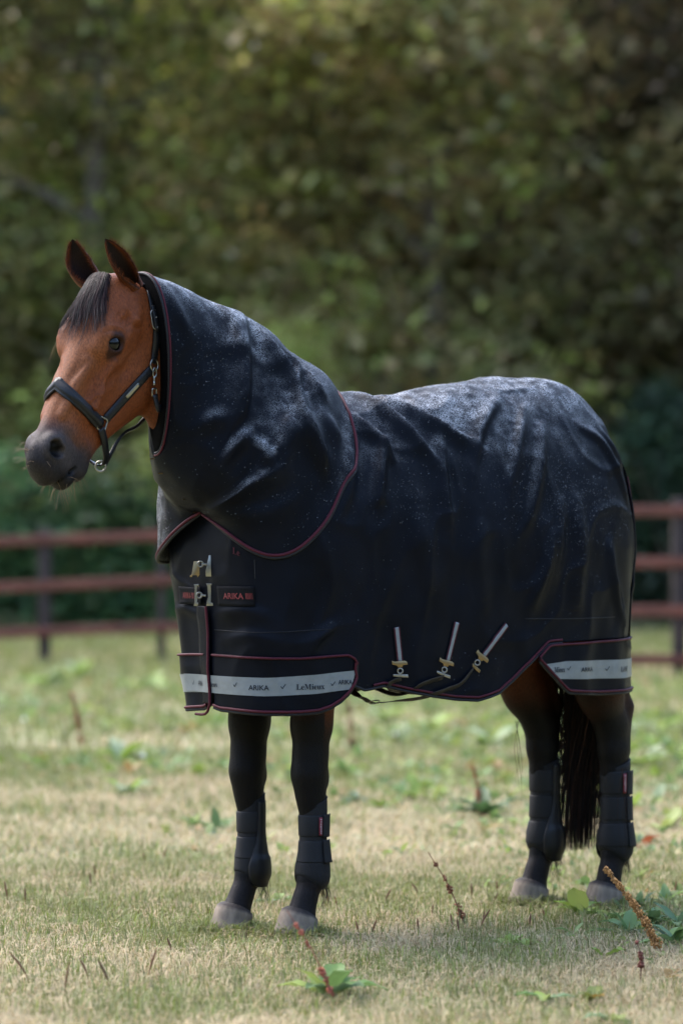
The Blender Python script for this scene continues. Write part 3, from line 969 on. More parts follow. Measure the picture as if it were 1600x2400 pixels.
def serif(s):
    return ''.join(chr(0x1D400 + ord(c) - 65) if c.isupper() else chr(0x1D41A + ord(c) - 97) if c.islower() else c for c in s)
def print_on_rug(name, s, px, py, height, width, lift, mat, parent, bold=.0, shear=0.0, u=None, slope=0.0):
    V, F = text_arrays(s, 1.0, bold, shear)
    if not len(V): return
    V[:, 1] *= height / (V[:, 1].max() - V[:, 1].min()); V[:, 0] *= width / (V[:, 0].max() - V[:, 0].min())
    V[:, 1] += V[:, 0] * slope
    c = (u if u is not None else u_at(px, py))
    P, _ = rug_pts(c[0] + V[:, 0] / RUG_LEN, t_of_z(c[1] + V[:, 1]), lift)
    return mesh(name, P, F, M[mat], parent, smooth=False)
TICK = chr(0x2713)
for s, x, y, h, w in [(serif('ieux'), 512, 1603, .014, .034), (TICK, 557, 1604, .015, .014), ('ARIKA', 608, 1611, .0145, .060), (TICK, 662, 1608, .016, .016),
                      (serif('LeMieux'), 725, 1609, .0165, .092), (TICK, 777, 1602, .014, .016), ('ARIKA', 803, 1598, .0135, .045)]:
    print_on_rug('printing', s, x, y, h, w, .0107, 'ink', band_f[0], bold=(.012 if s == 'ARIKA' else 0))
for s, x, y, h, w in [(serif('Mieux'), 1304, 1569, .017, .050), (TICK, 1326, 1566, .014, .015), ('ARIKA', 1367, 1568, .0135, .068), (TICK, 1416, 1567, .015, .022), (serif('LeM'), 1452, 1568, .0165, .060)]:
    print_on_rug('printing', s, x, y, h, w, .0107, 'ink', band_r[0], bold=(.012 if s == 'ARIKA' else 0))
zb_ = (b0[0, 1] + b0[1, 1]) / 2
print_on_rug('printing', TICK, 0, 0, .014, .012, .0144, 'ink', band_o, u=(-.030, zb_))
print_on_rug('printing', 'ARIKA', 0, 0, .0145, .038, .0144, 'ink', band_o, bold=.012, u=(-.0165, zb_))

# chest patches with red embroidery
def patch(u0, u1, z0, z1, txt_u, txt_w, lift):
    us_, zs_ = np.linspace(u0, u1, 14), np.linspace(z1, z0, 8)
    V, _ = rug_pts(np.repeat(us_, 8), t_of_z(np.tile(zs_, 14)), lift)
    F = grid_faces(14, 8)
    if NSGN < 0: F = F[:, ::-1]
    o = thicken(mesh('chest_patch', V, F, M['webbing'], rug), .003)
    zc_ = (z0 + z1) / 2
    print_on_rug('embroidery', 'ARIKA', 0, 0, .0175, txt_w, lift + .0016, 'red_thread', o, bold=.014, u=(txt_u, zc_))
    for i in range(6):
        t0 = txt_u + (txt_w * .60 + i * txt_w * .052) / RUG_LEN
        wv = txt_w * (.030 - .003 * i)
        q = np.array([[-.5, .5], [.5, .5], [.5 + .6, -.5], [-.5 + .6, -.5]]) * [wv, .0175]
        P, _ = rug_pts(t0 + q[:, 0] / RUG_LEN, t_of_z(zc_ + q[:, 1]), lift + .0016)
        mesh('embroidery', P, [(0, 1, 2, 3)], M['red_thread'], o, smooth=False)
pa, pb = u_at(514, 1373), u_at(598, 1420)
patch(pa[0], pb[0], pb[1], pa[1], (u_at(549, 1394)[0]), .075, .006)
patch(-.040, -.0065, pb[1] + .002, pa[1] - .004, -.027, .052, .0125)
print_on_rug('embroidery', serif('Le'), 556, 1293, .018, .024, .004, 'piping', rug, slope=-.3)
# seams
for pts, sd in (([(505, 1476), (620, 1482), (770, 1474)], 1), ([(1230, 1450), (1330, 1450), (1440, 1446)], 1), ([(1230, 1450), (1330, 1450), (1440, 1446)], -1)):
    piping('seam', uz(pts), .0013, .0006, 60, sd, 'binding')
piping('seam', uz([(597, 1312), (598, 1356)]), .0015, .001, 20, 1, 'binding')

# chest clasps: two hooked plates joined by a ring
def plate(name, corners_px, mat, lift, parent, th=.0022):
    P = []
    for p in corners_px:
        c = u_at(*p) if not isinstance(p[0], str) else (p[1], p[2])
        P.append(rug_pts([c[0]], t_of_z(np.array([c[1]])), lift)[0][0])
    P = np.array(P)
    n = np.cross(P[1] - P[0], P[2] - P[0]); n /= np.linalg.norm(n)
    d = np.array(ray(465, 1330)[1])
    if n @ d > 0: n = -n
    m = len(P)
    V = np.vstack([P, P + n * th])
    F = [tuple(range(m))[::-1], tuple(range(m, 2 * m))] + [(i, (i + 1) % m, m + (i + 1) % m, m + i) for i in range(m)]
    return mesh(name, V, F, M[mat], parent, smooth=False), n
ZF = (340, 1200, 3.015)
class Front:
    """plane facing the horse's chest for small hardware; x to the picture's right, y down, in picture points"""
    def __init__(s, px, py, depth_u):
        s.P = rug_pts([depth_u[0]], t_of_z(np.array([depth_u[1]])), .022)[0][0]
        o, d = ray(px, py); s.n = -d / np.linalg.norm(d)
        
    def at(s, px, py, out=0.0):
        o, d = ray(px, py)
        return o + d * (((s.P - o) @ s.n) / (d @ s.n)) + s.n * out
def plate_px(name, fr, pts, mat, parent, out=0.0, th=.0025):
    P = np.array([fr.at(x, y, out) for x, y in pts]); m = len(P)
    V = np.vstack([P, P + fr.n * th])
    a = sum((pts[i][0] * pts[(i + 1) % m][1] - pts[(i + 1) % m][0] * pts[i][1]) for i in range(m))
    F = [tuple(range(m)), tuple(range(m, 2 * m))[::-1]] + [(i, m + i, m + (i + 1) % m, (i + 1) % m) for i in range(m)]
    if a < 0: F = [q[::-1] for q in F]
    F = [q[::-1] for q in F]
    o = mesh(name, V, F, M[mat], parent, smooth=False)
    b = o.modifiers.new('edge', 'BEVEL'); b.width = .0006; b.segments = 2
    return o
def tube_px(name, fr, pts, r, mat, parent, out=.004, n=30, closed=False):
    P = np.array([fr.at(x, y, out) for x, y in (smooth_curve(pts, n) if not closed else resample(pts, n, True))])
    v, f = tube_arrays(P, r, 8, closed)
    return mesh(name, v, f, M[mat], parent)
def clasp(fr, left, right, ring, rr, lm, rm):
    L = plate_px('chest_clasp', fr, zpt(ZF, left), lm, rug, .002)
    plate_px('clasp_plate', fr, zpt(ZF, right), rm, L, .002)
    c = zpt(ZF, [ring])[0]
    tube_px('clasp_ring', fr, [(c[0] + rr * math.cos(t), c[1] + rr * math.sin(t)) for t in np.linspace(0, 2 * math.pi, 24, endpoint=False)], .0026, 'steel', L, .006, 24, True)
    tube_px('clasp_bolt', fr, [(c[0] + rr * .4, c[1]), (c[0] + rr * 2.3, c[1] + 1)], .0036, 'steel', L, .006, 8)
fr = Front(465, 1340, u_at(487, 1345))
clasp(fr, [(345, 348), (385, 346), (386, 445), (372, 462), (366, 446), (336, 448), (334, 460), (316, 460), (320, 446), (330, 444)],
      [(452, 305), (492, 305), (490, 322), (472, 316), (498, 440), (516, 442), (514, 462), (500, 456), (430, 456), (428, 420), (440, 360)], (392, 368), 6.5, 'brass', 'steel')
clasp(fr, [(345, 510), (380, 508), (380, 530), (368, 520), (366, 560), (374, 600), (366, 640), (378, 640), (372, 664), (344, 664), (350, 640), (352, 530)],
      [(432, 505), (480, 505), (478, 520), (464, 516), (468, 560), (464, 640), (484, 642), (484, 662), (434, 664), (436, 640), (446, 600), (442, 530)], (384, 588), 6.5, 'steel', 'steel')

# belly strap tops, clips and the straps that pass under the belly
def strap_on(name, pts, w, lift, mat, parent, th=.0022, n=24):
    P, N = [], []
    for x, y in resample(pts, n):
        p, nrm = pick(RUG_BVH, x, y, lift)
        P.append(p); N.append(nrm)
    v, f = ribbon_arrays(np.array(P), np.array(N), w, th)
    return mesh(name, v, f, M[mat], parent)
def strap_free(name, P, w, mat, parent, th=.002, n=40, normal=(-.1, .75, -.65)):
    P = smooth_curve(np.array(P), n)
    v, f = ribbon_arrays(P, np.tile(np.asarray(normal, float), (n, 1)), w, th)
    return mesh(name, v, f, M[mat], parent)
clip_pts = []
for top, bot, cz in (((305, 1300), (322, 1466), (312, 1490)), ((597, 1276), (551, 1462), (520, 1485)), ((836, 1288), (726, 1436), (700, 1470))):
    a, b = zpt(ZR, [top, bot])
    s0 = strap_on('belly_strap', [a, b], .026, .002, 'webbing', rug, .0014)
    strap_on('stripe', [a, b], .0195, .0030, 'piping', s0, .0010)
    strap_on('stripe', [a, b], .0115, .0037, 'reflective', s0, .0010)
    c = zpt(ZR, [cz])[0]
    frc = Front.__new__(Front)
    p, nrm = pick(RUG_BVH, *c); frc.P = p + nrm * .010
    o_, d_ = ray(*c); frc.n = -d_ / np.linalg.norm(d_)
    dx, dy = b[0] - a[0], b[1] - a[1]; L_ = math.hypot(dx, dy); dx, dy = dx / L_, dy / L_
    def loc(x, y, c=b): return (c[0] + dx * y - dy * x, c[1] + dy * y + dx * x)
    cl_ = plate_px('strap_clip', frc, [loc(-17, 2), (loc(-12, -1)), loc(12, -1), loc(18, -4), loc(18, 5), loc(7, 9), loc(5, 14), loc(-5, 14), loc(-7, 9), loc(-18, 9)], 'brass', s0)
    c2 = loc(1, 22)
    tube_px('clip_ring', frc, [(c2[0] + 6 * math.cos(t), c2[1] + 6 * math.sin(t)) for t in np.linspace(0, 2 * math.pi, 18, endpoint=False)], .0024, 'steel', cl_, .004, 18, True)
    plate_px('clip_bar', frc, [loc(-16, 32), loc(18, 28), loc(18, 33), loc(6, 36), loc(-6, 38), loc(-17, 39)], 'brass' if dx < -.3 else 'steel', cl_)
    clip_pts.append(frc.at(*loc(0, 40)))
far = lambda f, l, z: np.array([f, l, z])
b1 = mid(*zpt(ZR, [(200, 1662)])[0], .10)
def over(x, y): return pick(RUG_BVH, *zpt(ZR, [(x, y)])[0], .007)[0]
strap_free('surcingle', [clip_pts[2], over(610, 1572), over(545, 1598), over(490, 1618), mid(*zpt(ZR, [(420, 1642)])[0], .26), mid(*zpt(ZR, [(310, 1655)])[0], .2), b1, mid(*zpt(ZR, [(130, 1635)])[0], .06), mid(*zpt(ZR, [(70, 1592)])[0], -.02)], .019, 'surcingle', rug)
strap_free('surcingle', [clip_pts[1], over(455, 1562), over(410, 1582), mid(*zpt(ZR, [(370, 1615)])[0], .24), mid(*zpt(ZR, [(290, 1622)])[0], .0), mid(*zpt(ZR, [(200, 1590)])[0], -.15)], .019, 'surcingle', rug)
strap_free('surcingle', [clip_pts[0], over(285, 1560), over(262, 1578), mid(*zpt(ZR, [(300, 1602)])[0], .22), mid(*zpt(ZR, [(420, 1615)])[0], -.05), mid(*zpt(ZR, [(470, 1600)])[0], -.2)], .019, 'surcingle', rug)
v, f = tube_arrays([b1 + np.array([.018 * math.cos(t), .01 * math.sin(t), .006 * math.sin(t)]) for t in np.linspace(0, 2 * np.pi, 14, endpoint=False)], .002, 6, True)
mesh('slide_buckle', v, f, M['steel'], rug)
# tail flap
fu, ftt = np.linspace(.462, .538, 22), np.linspace(.62, 1.62, 40)
A, B_ = np.meshgrid(fu, ftt, indexing='ij')
li = .010 + .030 * np.sin(np.clip((B_ - .62) / 1.0, 0, 1) * np.pi)**1.2 * np.cos((A - .5) / .038 * np.pi / 2)**.5
V, _ = rug_pts(A.ravel(), B_.ravel(), li.ravel())
F = grid_faces(22, 40)
if NSGN < 0: F = F[:, ::-1]
thicken(mesh('tail_flap', V, F, M['rug'], rug), .003)
P, _ = rug_pts(np.full(40, .466), np.linspace(.72, 1.0, 40), .012)
v, f = tube_arrays(P, .004, 8); mesh('piping', v, f, M['piping'], rug)
# ------------------------------------------------------------------ neck cover
edge_px = zpt(ZN, [(1310, 838), (1345, 890), (1370, 950), (1393, 1010), (1405, 1080), (1408, 1140), (1405, 1200), (1380, 1330), (1330, 1470), (1250, 1610), (1150, 1720),
                   (1050, 1820), (950, 1862), (850, 1850), (740, 1790), (620, 1690), (520, 1610), (462, 1568)])
edge = []
for p in catmull(edge_px, 90):
    q, n = pick(RUG_BVH, *p, .017)
    if q is not None: edge.append(q)
NPH = 64
edge = resample(np.array(edge), NPH)
edge[:, 1] -= edge[0, 1] * np.linspace(1, 0, NPH)
for it in range(2):
    edge[1:-1] = (edge[:-2] + edge[2:] + 2 * edge[1:-1]) / 4
pp = np.linspace(0, np.pi, NPH)
def ring(top, bot, W, sq=.8, bias=0.0):
    a, b = mid(*top), mid(*bot)
    k = (1 - np.cos(pp)) / 2
    P = a[None] * (1 - k)[:, None] + b[None] * k[:, None]
    P[:, 1] += W * np.sin(pp)**sq * (1 + bias * np.cos(pp))
    return P
half = [ring((324, 640), (363, 1062), .116, .80, .30), ring((372, 655), (369, 1080), .128, .75, .12), ring((440, 686), (381, 1106), .142, .75, -.08),
        ring((520, 722), (400, 1134), .160, .78, -.22), ring((590, 760), (418, 1158), .184, .80, -.26), ring((665, 825), (436, 1180), .215, .85, -.26),
        ring((735, 870), (450, 1194), .250, .9, -.2), edge]
half = np.array(half)                                     # ring, phi, xyz
half[:, 0, 1] = 0; half[-1, -1, 1] = .0
NS = 110
G = np.stack([catmull(half[:, j], NS) for j in range(NPH)], 1)
far_edge = catmull([half[-1, 0], [.40, -.13, 1.545], [.40, -.24, 1.42], [.45, -.305, 1.25], [.58, -.335, 1.14], [.70, -.335, 1.10], [.785, -.30, 1.098], [.83, -.22, 1.125], [.853, -.10, 1.185], half[-1, -1]], 400)
far_half = half * [1, -1, 1]
far_half[-1] = resample(far_edge, NPH)
far_half[0, :, 1] *= .55 + .45 * np.cos(pp); far_half[1, :, 1] *= .70 + .30 * np.cos(pp); far_half[2, :, 1] *= .85 + .15 * np.cos(pp)
far_half[-2, :, 1] *= 1.10
far_half[-2, :, 0] += .05 * np.sin(pp)**2
Gf = np.stack([catmull(far_half[:, j], NS) for j in range(NPH)], 1)
mir = Gf[:, ::-1][:, 1:-1]
# the far half hangs a little wider at the front
G2 = np.concatenate([G, mir], 1)                          # ns x (2*NPH-2) x 3
NR = G2.shape[1]
NVc = G2.reshape(-1, 3)
NF = grid_faces(NS, NR)
wrapf = np.array([[i * NR + NR - 1, (i + 1) * NR + NR - 1, (i + 1) * NR, i * NR] for i in range(NS - 1)])
NF = np.vstack([NF, wrapf])
def vnormals(V, F):
    n = np.cross(V[F[:, 2]] - V[F[:, 0]], V[F[:, 3]] - V[F[:, 1]])
    N = np.zeros_like(V)
    for k in range(4): np.add.at(N, F[:, k], n)
    return N / (np.linalg.norm(N, axis=1)[:, None] + 1e-12)
NN = vnormals(NVc, NF)
side_test = NN[(np.abs(NVc[:, 1] - NVc[:, 1].max()) < .02)][:, 1].mean()
if side_test < 0: NF = NF[:, ::-1]; NN = -NN
NK_BVH0 = BVHTree.FromPolygons(NVc.tolist(), NF.tolist())
NECK_FOLDS = make_folds(NK_BVH0, [
    (zpt(ZN, [(700, 390), (705, 560), (715, 760), (705, 930), (650, 1040)]), .022, .022, .06),
    (zpt(ZN, [(835, 500), (905, 610), (985, 730), (1045, 860), (1085, 1000), (1110, 1075)]), .024, .016, .045),
    (zpt(ZN, [(960, 600), (1020, 690), (1030, 800)]), .014, .02, .016),
    (zpt(ZN, [(1055, 690), (1130, 785), (1215, 880)]), .016, .016, .035),
    (zpt(ZN, [(1085, 1010), (1130, 1130), (1180, 1280), (1225, 1375)]), .022, .045, .018),
    (zpt(ZN, [(1190, 980), (1260, 1080), (1300, 1220)]), .012, .03, .03),
    (zpt(ZN, [(720, 1095), (650, 1170), (585, 1270)]), .020, .03, .018),
    (zpt(ZN, [(745, 1115), (835, 1185), (872, 1270), (835, 1330)]), .016, .018, .035),
    (zpt(ZN, [(500, 1545), (640, 1455), (780, 1370), (900, 1320), (960, 1240)]), .020, .018, .045),
    (zpt(ZN, [(560, 1590), (750, 1590), (920, 1560), (1080, 1480)]), .012, .04, .04),
    (zpt(ZN, [(960, 900), (975, 1080), (950, 1260)]), .012, .035, .045),
    (zpt(ZN, [(230, 200), (300, 330), (380, 520)]), .008, .03, .03),
    (zpt(ZN, [(590, 330), (640, 450), (650, 640)]), .010, .03, .025),
    (zpt(ZN, [(440, 1040), (520, 1000), (620, 1000)]), .010, .03, .025),
])
d = fold_disp(NVc, NN, NECK_FOLDS)
d *= 1.3
q_ = NVc * [1, 1, .7] + .05 * np.stack([vnoise(NVc, 4, 51), vnoise(NVc, 4, 52), vnoise(NVc, 4, 53)], 1)
d += .006 * np.clip(1 - 2.2 * np.abs(vnoise(q_, 4.6, 54)), 0, 1)**2 * np.clip(.5 + vnoise(NVc, 2.3, 55), 0, 1) + .0035 * np.clip(1 - 2.4 * np.abs(vnoise(q_, 10, 56)), 0, 1)**2
d += .004 * vnoise(NVc, 9, 6) + .002 * vnoise(NVc, 22, 7)
d *= sstep(0, .08, np.repeat(np.linspace(0, 1, NS), NR)) * (1 - .85 * sstep(.9, 1, np.repeat(np.linspace(0, 1, NS), NR)))
NV2 = NVc + NN * d[:, None]
for i in np.where(np.repeat(np.linspace(0, 1, NS), NR) > .5)[0]:      # keep the cape outside the rug
    q, n, _, _ = RUG_BVH.find_nearest(Vector(NV2[i]))
    q, n = np.array(q), np.array(n)
    s_ = (NV2[i] - q) @ n
    if s_ < .008 and np.linalg.norm(NV2[i] - q) < .2: NV2[i] = q + n * .008
GG = NV2.reshape(NS, NR, 3)
for it in range(6):                                       # an even hem
    aw_ = np.clip(np.abs(np.arange(NR) - (NPH - 1)) / 8, 0, 1)[None, :, None]
    GG[-8:] = GG[-8:] * (1 - aw_) + aw_ * (np.roll(GG[-8:], 1, 1) + np.roll(GG[-8:], -1, 1) + GG[-8:]) / 3
    GG[-8:-1] = (GG[-9:-2] + GG[-7:] + 2 * GG[-8:-1]) / 4
NV2 = GG.reshape(-1, 3)
for i in range((NS - 14) * NR, NS * NR):
    q, n, _, _ = RUG_BVH.find_nearest(Vector(NV2[i])); q, n = np.array(q), np.array(n)
    if (NV2[i] - q) @ n < .005 and np.linalg.norm(NV2[i] - q) < .2: NV2[i] = q + n * .005
cover = horse_root('neck_cover')
tag(cover, 'black rug hood wrapping the neck, burgundy piped edge, beaded with rain', 'neck cover')
NECK_BVH = BVHTree.FromPolygons(NV2.tolist(), NF.tolist())
def wet_sheen_neck(V, N):
    return np.maximum(sstep(.15, .95, N[:, 2]), .75 * sstep(-.12, -.25, V[:, 1]) * sstep(.62, .78, V[:, 0]) * sstep(-.1, .4, N[:, 2] + .3)) * np.clip(.75 + .6 * vnoise(V, 6, 42), .1, 1.1) * .85  # painted sheen on the crest and the far front flap
hood = thicken(mesh('hood', NV2, NF, M['rug'], cover, col=wet_sheen_mask(NV2, NF, wet_sheen_neck)), .004)
# added dark sheet standing in for the deep shade inside the hood opening
g0 = NV2.reshape(NS, NR, 3)[0]; cen = g0.mean(0) + np.array([.0, 0, -.02])
LV = np.stack([g0 + (GI - g0) * 0 for GI in [g0]] + [g0 * .88 + cen * .12 + np.array([.004, 0, -.002]), g0 * .68 + cen * .32 + np.array([.0, 0, -.004]), g0 * .40 + cen * .60 + np.array([-.01, 0, 0])], 1).reshape(-1, 3)
mesh('lining_shade', LV, grid_faces(NR, 4, True), M['lining_shade'], cover)
GR = NV2.reshape(NS, NR, 3); GN = NN.reshape(NS, NR, 3)
def ring_tube(name, i, off, r, mat, lift):
    P = GR[i] + GN[i] * lift
    P = P + (GR[i - 1 if off < 0 else i + 1] - GR[i]) / (np.linalg.norm(GR[i - 1 if off < 0 else i + 1] - GR[i], axis=1)[:, None] + 1e-9) * abs(off)
    if i == 0: P = np.roll(P, NR // 3, 0)[:NR // 3 + NPH]; return mesh(name, *tube_arrays(P, r, 8), M[mat], cover)
    v, f = tube_arrays(P, r, 8, True)
    return mesh(name, v, f, M[mat], cover)
ring_tube('piping', 0, .006, .0028, 'piping', .003)
ring_tube('binding', 0, .0005, .0042, 'binding', -.001)
ring_tube('piping', NS - 1, -.009, .0046, 'piping', .002)
ring_tube('binding', NS - 1, -.001, .0050, 'binding', -.001)
# small metal hooks of the front closure
for (x, y), dxy in zip(zpt(ZN, [(160, 1243), (210, 1331), (366, 1491), (420, 1570)]), ((10, -1), (9, 0), (11, -1), (8, -1))):
    P = np.array([mid(x - dxy[0] / 2 + dxy[0] * t, y + dxy[1] * t, .012) + np.array([.006, 0, 0]) for t in np.linspace(0, 1, 5)])
    v, f = tube_arrays(P, .0022, 6); mesh('hook', v, f, M['brass'], cover)
# ------------------------------------------------------------------ halter
ZH = (0, 520, 3.267)
halter = horse_root('halter')
tag(halter, 'black leather halter with silver rings and buckle on the bay head', 'halter')
def head_pick(pts, lift, n, smooth=True):
    """picture points followed on the skin of the head"""
    P, N = [], []
    for p in (smooth_curve(pts, n) if smooth else resample(pts, n)):
        q, nrm = pick(BODY_BVH, *p)
        if q is None: continue
        P.append(q); N.append(nrm)
    P, N = np.array(P), np.array(N)
    for _ in range(3):
        P[1:-1] = (P[:-2] + P[2:] + 2 * P[1:-1]) / 4
        N[1:-1] = (N[:-2] + N[2:] + N[1:-1]) / 3
    N /= np.linalg.norm(N, axis=1)[:, None]
    return P + N * lift, N
def flip(P):
    """mirror across the middle plane of the head"""
    return P - 2 * ((P - HO_H) @ AX_C)[:, None] * AX_C if P.ndim == 2 else P - 2 * ((P - HO_H) @ AX_C) * AX_C
def flipn(N): return N - 2 * (N @ AX_C)[:, None] * AX_C
def hpx(px, py, c):
    """picture point on the plane c = const of the head frame"""
    o, d = ray(px, py)
    return o + d * ((c - (o - HO_H) @ AX_C) / (d @ AX_C))
# noseband: near half followed on the skin, mirrored
nb, nbn = head_pick(zpt(ZH, [(455, 1255), (540, 1330), (620, 1410), (700, 1490), (760, 1550)]), .003, 24)
c0 = (nb[0] - HO_H) @ AX_C
a0, b0_ = (nb[0] - HO_H) @ AX_A, (nb[0] - HO_H) @ AX_B
topn = []
for cc in np.linspace(-c0, c0, 15)[1:-1]:
    q, n_ = on_body(hd(a0 - .004 * (1 - (cc / c0)**2), b0_ + .03, cc), .004); topn.append((q, n_))
NBP = np.vstack([flip(nb)[::-1], np.array([t[0] for t in topn]), nb]); NBN = np.vstack([flipn(nbn)[::-1], np.array([t[1] for t in topn]), nbn])
for _ in range(14):
    NBP[1:-1] = (NBP[:-2] + NBP[2:] + 2 * NBP[1:-1]) / 4; NBN[1:-1] = (NBN[:-2] + NBN[2:] + NBN[1:-1]) / 3
def padded(P, N, w, th, name, mat, parent):
    """strap with a swollen middle"""
    m = len(P)
    T = np.gradient(P, axis=0); T /= np.linalg.norm(T, axis=1)[:, None]
    N = N - T * np.sum(N * T, 1)[:, None]; N /= np.linalg.norm(N, axis=1)[:, None]
    B = np.cross(T, N)
    prof = [(-.5, -.2), (-.5, .35), (-.42, .5), (-.34, .42), (-.28, .75), (-.12, 1), (.12, 1), (.28, .75), (.34, .42), (.42, .5), (.5, .35), (.5, -.2)]
    k = len(prof)
    V = np.stack([P + B * (w * x) + N * (th * y) for x, y in prof], 1).reshape(-1, 3)
    F = [(i * k + j, i * k + (j + 1) % k, (i + 1) * k + (j + 1) % k, (i + 1) * k + j) for i in range(m - 1) for j in range(k)]
    F += [tuple(range(k))[::-1], tuple((m - 1) * k + j for j in range(k))]
    return mesh(name, V, F, M[mat], parent)
padded(NBP + NBN * .003, NBN, .037, .011, 'noseband', 'leather', halter)
# cheek piece, near and far
cp, cpn = head_pick(zpt(ZH, [(800, 1515), (880, 1425), (980, 1315), (1075, 1210), (1150, 1130)]), .003, 30)
for side in (1, -1):
    P, N = (cp, cpn) if side > 0 else (flip(cp), flipn(cpn))
    v, f = ribbon_arrays(P, N, .027, .005); ck = mesh('cheek_strap', v, f, M['leather'], halter)
    v, f = ribbon_arrays(P + N * .004, N, .019, .0022); mesh('strap_ridge', v, f, M['leather'], ck)
    if side > 0:
        i0, i1 = 13, 22
        v, f = ribbon_arrays(P[i0:i1] + N[i0:i1] * .0065, N[i0:i1], .0105, .0014); npl = mesh('name_plate', v, f, M['steel'], ck)
# crown strap behind the ears
cr, crn = head_pick(zpt(ZH, [(1165, 1085), (1180, 1000), (1192, 900), (1190, 800), (1172, 700), (1152, 600), (1138, 520)]), .004, 40)
for side in (1, -1):
    P, N = (cr, crn) if side > 0 else (flip(cr), flipn(crn))
    v, f = ribbon_arrays(P, N, .021, .005); cs_ = mesh('crown_strap', v, f, M['leather'], halter)
tp = hd(-.055, -.10, 0)
P = smooth_curve([cr[-1], cr[-1] * .5 + tp * .5 + AX_C * .02, tp, flip(cr[-1:])[0] * .5 + tp * .5 - AX_C * .02, flip(cr[-1:])[0]], 30)
N = P - hd(.03, -.12, 0); N /= np.linalg.norm(N, axis=1)[:, None]
v, f = ribbon_arrays(P, N, .021, .005); mesh('crown_strap', v, f, M['leather'], halter)
# metal: rings, square, buckle, snap
def ring_at(name, c, n, up, r, t, parent=halter, sq=2.0, asp=1.0, mat='steel'):
    n = n / np.linalg.norm(n); up = up - n * (up @ n); up /= np.linalg.norm(up); sd = np.cross(up, n)
    ph_ = np.linspace(0, 2 * np.pi, 36, endpoint=False)
    P = np.array([c + up * r * asp * spow(math.sin(p), 2 / sq) + sd * r * spow(math.cos(p), 2 / sq) for p in ph_])
    v, f = tube_arrays(P, t, 8, True); return mesh(name, v, f, M[mat], parent)
c_, n_ = pick(BODY_BVH, *zpt(ZH, [(1165, 1098)])[0], .009)
ring_at('cheek_ring', c_, n_, np.array([0, 0, 1.0]), .0155, .0026, asp=1.1)
c_, n_ = pick(BODY_BVH, *zpt(ZH, [(765, 1548)])[0], .010)
sq_c, sq_n = c_, n_
ring_at('square_ring', c_, n_, AX_A * .2 + AX_B * .9, .0185, .0026, sq=5.0, asp=.9)
for dv in (AX_A, AX_B):
    pass
bk = len(cr) // 2 + 3
ring_at('crown_buckle', cr[bk] + crn[bk] * .007, crn[bk], cr[bk + 3] - cr[bk - 3], .0155, .0022, sq=4.5, asp=1.75)
v, f = ribbon_arrays(cr[bk - 6:bk + 8] + crn[bk - 6:bk + 8] * .006, crn[bk - 6:bk + 8], .018, .004); mesh('strap_end', v, f, M['leather'], halter)
for i in (bk - 4, bk + 1, bk + 11, bk + 14, bk + 16):
    if i < len(cr):
        v, f = ball(cr[i] + crn[i] * .0095, .0024, 10, 6); mesh('stud', v, f, M['steel'], halter)
sn0, nsn = pick(BODY_BVH, *zpt(ZH, [(1185, 1150)])[0], .012)
snp = np.array([hpx(*zpt(ZH, [p])[0], (sn0 - HO_H) @ AX_C) for p in [(1190, 1130), (1182, 1180), (1180, 1250)]])
ring_at('snap_hook', (snp[0] + snp[1]) / 2, nsn, np.array([0, 0, 1.0]), .007, .0022, asp=2.0)
v, f = tube_arrays(resample(snp[1:], 8), [.003, .004, .0045, .004, .0035, .0045, .005, .004], 8); mesh('snap_hook', v, f, M['steel'], halter)
sb = hpx(*zpt(ZH, [(1182, 1305)])[0], (sn0 - HO_H) @ AX_C)
ring_at('snap_buckle', sb, nsn, np.array([0, 0, 1.0]), .0085, .0026, sq=5, asp=1.25)
# throat strap from the snap down under the jowl
P = smooth_curve([sb + np.array([0, 0, -.006]), sb + np.array([-.02, -.005, -.05]), hd(.17, -.345, .05), hd(.20, -.36, 0)], 24)
v, f = ribbon_arrays(P, np.tile(nsn, (24, 1)), .018, .004); mesh('throat_strap', v, f, M['leather'], halter)
# chin strap hanging below the jaw with its ring, and the strap back to the throat
cz = (sq_c - HO_H) @ AX_C
P = smooth_curve([hpx(*zpt(ZH, [p])[0], c) for p, c in (((772, 1585), cz), ((795, 1660), cz * .9), ((806, 1740), cz * .7), ((812, 1800), cz * .5), ((800, 1850), cz * .25))], 24)
v, f = ribbon_arrays(P, np.tile(sq_n, (24, 1)), .024, .005); mesh('chin_strap', v, f, M['leather'], halter)
P = smooth_curve([hpx(*zpt(ZH, [p])[0], c) for p, c in (((815, 1830), .0), ((760, 1860), -.01), ((710, 1835), -.03), ((665, 1795), -.045), ((640, 1740), -.05))], 24)
v, f = ribbon_arrays(P, np.tile(np.array([0, 0, -1.0]), (24, 1)), .022, .005); mesh('chin_strap', v, f, M['leather'], halter)
rc = hpx(*zpt(ZH, [(772, 1872)])[0], .006)
ring_at('chin_ring', rc, -ray(236, 1093)[1] + np.array([0, .2, 0]), np.array([0, 0, 1.0]), .0145, .003)
P = smooth_curve([hpx(*zpt(ZH, [p])[0], c) for p, c in (((800, 1850), .006), ((850, 1760), .004), ((900, 1670), .0), ((955, 1605), -.005), ((1040, 1560), -.01), ((1120, 1480), -.01))], 30)
v, f = ribbon_arrays(P, np.tile(np.array([.3, .5, -.8]), (30, 1)), .020, .007); mesh('jaw_strap', v, f, M['leather'], halter)

